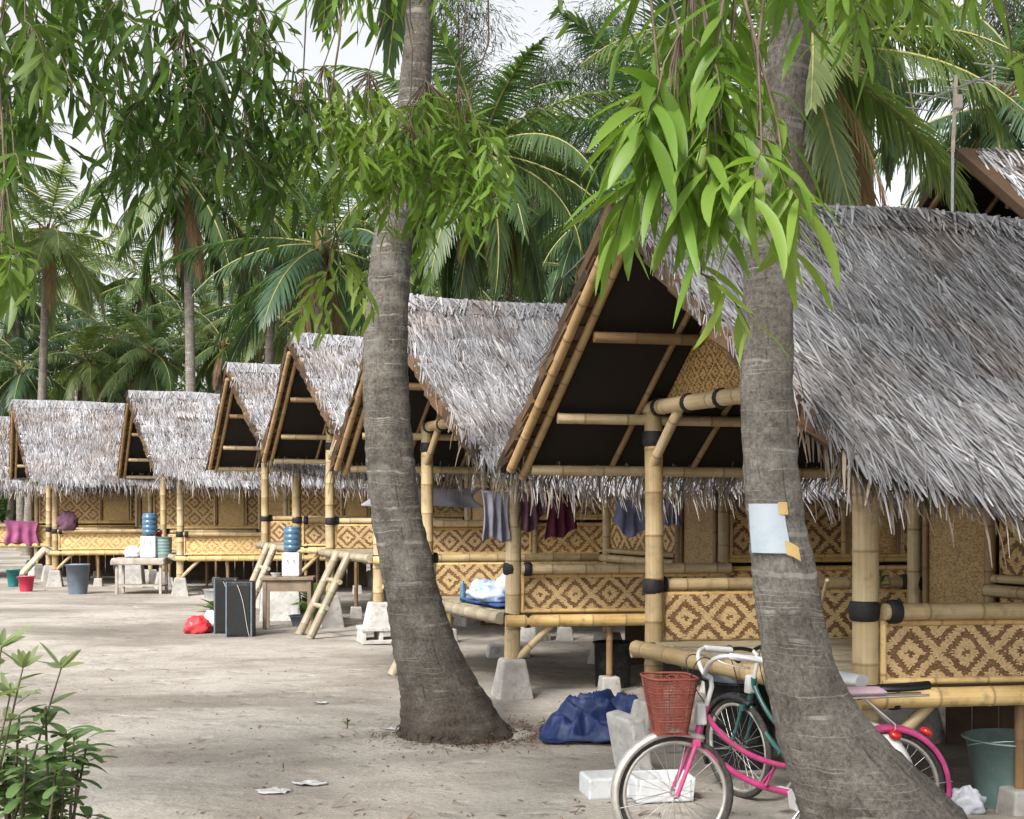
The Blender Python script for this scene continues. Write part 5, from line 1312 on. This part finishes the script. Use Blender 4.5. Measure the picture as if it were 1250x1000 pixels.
# paper sheet and tape on the right palm
def on_trunk(path, y, ang, out):
    for (p, r), (p2, r2) in zip(path, path[1:]):
        z = EYE - (y - HOR) / F * 5.55
        if p.z <= z <= p2.z:
            t = (z - p.z) / (p2.z - p.z); c = p.lerp(p2, t); r_ = r + (r2 - r) * t
            return c + V3((math.sin(R(ang)) * (r_ + out), -math.cos(R(ang)) * (r_ + out), 0))
    return V3((0, 0, 0))
c = on_trunk(RP[2], 645, -25, 0); m = MB(c)
m.grid(lambda a, b: on_trunk(RP[2], 615 + 59 * b, -68 + 72 * a + 2 * b, .010 + .006 * math.sin(a * 3) + (.012 * (1 - a) * b)), 16, 12)
m.thing('paper_sheet', M['paper'], 'pale paper sheet taped to the trunk of the right-hand palm', 'notice')
def tp(y0, y1, a0, a1, curl, lab):
    c = on_trunk(RP[2], (y0 + y1) / 2, (a0 + a1) / 2, 0); m = MB(c)
    m.grid(lambda a, b: on_trunk(RP[2], y0 + (y1 - y0) * b + curl * a * a * 9, a0 + (a1 - a0) * a, .017 + curl * .05 * a * a), 8, 6); m.thing('tape_strip', M['tape'], lab, 'tape')
tp(613, 628, -6, 10, .0, 'brown tape strip holding the upper corner of the paper sheet'); tp(659, 676, -3, 12, .8, 'brown tape strip peeling from the lower corner of the paper sheet')

# antenna on the roof of the nearest hut
def antenna():
    a = at(1162, 268, 8.0); root = tag(empty('antenna', a), 'television antenna on a thin mast above the nearest roof', 'antenna')
    b = at(1163, 176, 8.0); c = at(1167, 92, 8.0)
    m = MB(a); m.tube([a - V3((0, 0, .35)), b], .010, 8); m.build('lower_mast', M['metal'], root)
    m = MB(a); m.tube([b - V3((0, 0, .05)), c], .013, 8); m.build('upper_mast', M['rust_pole'], root)
    X = V3((.93, .36, 0)); m = MB(a); j = at(1167, 108, 8.0)
    m.tube([j - V3((.12, -.35, -.02)), j + V3((.12, -.35, -.02))], .008, 6); bo = m.build('boom', M['metal'], root)
    for k, (t, L) in enumerate(((-.33, .13), (-.2, .11), (0, .10), (.15, .09), (.32, .14))):
        q = j + V3((.12, -.35, -.02)) * (t / .35); m = MB(a)
        for z in ((.05, -.05) if k in (0, 4) else (0,)): m.tube([q - X * L + V3((0, 0, z)), q + X * L + V3((0, 0, z))], .005, 5)
        if k in (0, 4): m.tube([q + V3((0, 0, .05)), q - V3((0, 0, .05))], .004, 5)
        m.build('element', M['metal'], root)
    m = MB(a); m.box(j + V3((.0, -.03, -.10)), (.05, .05, .09)); m.build('junction_box', M['rust_pole'], root, bevel=.006)
    m = MB(a); m.tube(bez([j + V3((.02, 0, -.1)), j + V3((.06, 0, -.4)), a + V3((-.02, 0, .4)), a + V3((.02, .0, 0))], 12), .004, 5); m.build('cable', M['black'], root)
antenna()

# scraps and fallen leaves
random.seed(91)
scr = [(392, 858, 'pale scrap of paper on the open sand, farthest of the scraps'), (478, 889, 'tiny white scrap on the sand before the leaning palm'), (380, 958, 'white scrap right of the torn film at the near edge'), (335, 968, 'torn white film lying flat at the near edge of the yard'), (320, 756, 'white scrap near the black cabinets')]
for (px, py, lab) in scr:
    Y = EYE * F / (py - HOR); c = gnd(px, Y); s = .085 if 'film' in lab else .05; m = MB(c)
    def sf(a, b):
        t = 2 * math.pi * a; r_ = s * b * (1 + .55 * noise.noise(V3((math.cos(t) * 1.4, math.sin(t) * 1.4, px))) + .25 * noise.noise(V3((math.cos(t) * 4, math.sin(t) * 4, px))))
        x, y = math.cos(t) * r_ * 1.25, math.sin(t) * r_ * .8
        return c + V3((x, y, gh(c.x, c.y) + .014 + .02 * noise.noise(V3((x * 22, y * 22, px)))))
    m.grid(sf, 28, 5); m.thing('scrap', M['litter'], lab, 'litter', 'litter on the sand', solid=.002)
m = MB()
for i in range(900):
    px = rr(-50, 1000); py = 690 + 320 * rr(0, 1) ** 1.3; Y = EYE * F / (py - HOR); g = gnd(px, Y); k = noise.noise(V3((g.x * .8, g.y * .8, 5)))
    if k < -.05 and random.random() < .7: continue
    m.blade((g.x, g.y, gh(g.x, g.y) + .006), (rr(-1, 1), rr(-1, 1), rr(0, .25)), rr(.02, .085), rr(.008, .022), (0, 0, 1), 3, rr(.1, .7), 0)
for i in range(1500):
    az = rr(0, 6.28); p0 = CP[2][0][0]; d = .40 + abs(random.gauss(0, .28)); x, y = p0.x + math.cos(az) * d + .1, p0.y + math.sin(az) * d * .8
    m.blade((x, y, gh(x, y) + rr(.004, .03)), (rr(-1, 1), rr(-1, 1), rr(0, .3)), rr(.02, .09), rr(.004, .014), (0, 0, 1), 2, .3, 0, rr(0, .4))
m.thing('fallen_leaves', M['dry_leaf'], 'small dry leaves and fibres scattered over the sand', 'fallen leaves', None, 'stuff')
# small weed on the sand and a green sprig inside the near porch, plants under the far huts
def weed(c, n, L, label, seed, mat='leaf_bright'):
    random.seed(seed); root = tag(empty('small_plant', c), label, 'plant'); m = MB(c)
    for i in range(n):
        az = i * 2.4; sickle(m, V3(c) + V3((0, 0, .02 + L * .9 * i / n)), (math.cos(az), math.sin(az), rr(.3, 1.2)), L * rr(.6, 1.1), L * .22, 0, None, .7)
    m.build('foliage', M[mat], root); m = MB(c); m.tube([c, V3(c) + V3((0, 0, L * 1.1))], .006, 5); m.build('stem', M['bark'], root)
weed(gnd(424, 9.65), 8, .07, 'tiny green weed growing alone from the open sand', 1)
weed(gnd(262, 18.3), 40, .30, 'dark leafy plant behind the black cabinets', 2, 'leaf_shrub'); weed(gnd(385, 18.6), 60, .42, 'leafy plant beside the brown water table', 3, 'leaf_shrub')
weed(h1.p(1.55, h1.W - .25, h1.f + .45), 14, .11, 'green sprig on the far rail of the nearest porch', 4)

random.seed(95); m = MB()
for i in range(1400):
    px = rr(-80, 1250); py = 690 + 330 * rr(0, 1) ** 1.2; Y = EYE * F / (py - HOR); g = gnd(px, Y)
    if noise.noise(V3((g.x * .6, g.y * .6, 2))) < -.02 and random.random() < .75: continue
    r_ = .004 + .011 * rr(0, 1) ** 4; z = gh(g.x, g.y) + r_ * .3
    m.lathe([(.001, -r_ * .5), (r_, -r_ * .1), (r_ * .8, r_ * .4), (.001, r_ * .55)], (g.x, g.y, z), 6, 0, False)
m.thing('pebbles', M['pebble'], 'small pebbles and crumbs of earth strewn over the sand', 'pebbles', None, 'stuff')
# ------------------------------------------------------------------ light, sky, camera
w = bpy.data.worlds.new('World'); scene.world = w; w.use_nodes = True
nt = w.node_tree; bg = nt.nodes['Background']
sky = nt.nodes.new('ShaderNodeTexSky'); sky.sky_type = 'NISHITA'; sky.sun_disc = False
SUN_EL, SUN_AZ = 44.0, 210.0        # azimuth measured clockwise from +Y: the sun stands behind and left of the camera
sky.sun_elevation = R(SUN_EL); sky.sun_rotation = R(SUN_AZ)
sky.air_density = 1.0; sky.dust_density = 4.0; sky.ozone_density = 1.0; sky.altitude = 0
hs = nt.nodes.new('ShaderNodeHueSaturation'); hs.inputs['Saturation'].default_value = .10
nt.links.new(sky.outputs[0], hs.inputs['Color']); nt.links.new(hs.outputs[0], bg.inputs[0])
bg.inputs[1].default_value = .15
ld = bpy.data.lights.new('sun', 'SUN'); ld.energy = 2.4; ld.angle = R(10); ld.color = (1.0, .94, .86)
lo = bpy.data.objects.new('sun', ld); COL.objects.link(lo)
sd = V3((math.sin(R(SUN_AZ)) * math.cos(R(SUN_EL)), math.cos(R(SUN_AZ)) * math.cos(R(SUN_EL)), math.sin(R(SUN_EL))))
lo.rotation_euler = sd.to_track_quat('Z', 'Y').to_euler(); lo.location = sd * 30
cd = bpy.data.cameras.new('camera'); cam = bpy.data.objects.new('camera', cd); COL.objects.link(cam)
cam.location = (0, 0, EYE); cam.rotation_euler = (R(90), 0, 0)
cd.sensor_fit = 'HORIZONTAL'; cd.sensor_width = 36; cd.lens = 36 * F / 1250; cd.shift_y = (HOR - 500) / 1250
cd.clip_start = .05; cd.clip_end = 3000
scene.camera = cam
vs = scene.view_settings; vs.view_transform = 'Standard'; vs.look = 'None'; vs.exposure = .97; vs.gamma = 1.0
scene.cycles.max_bounces = 8; scene.cycles.transparent_max_bounces = 8
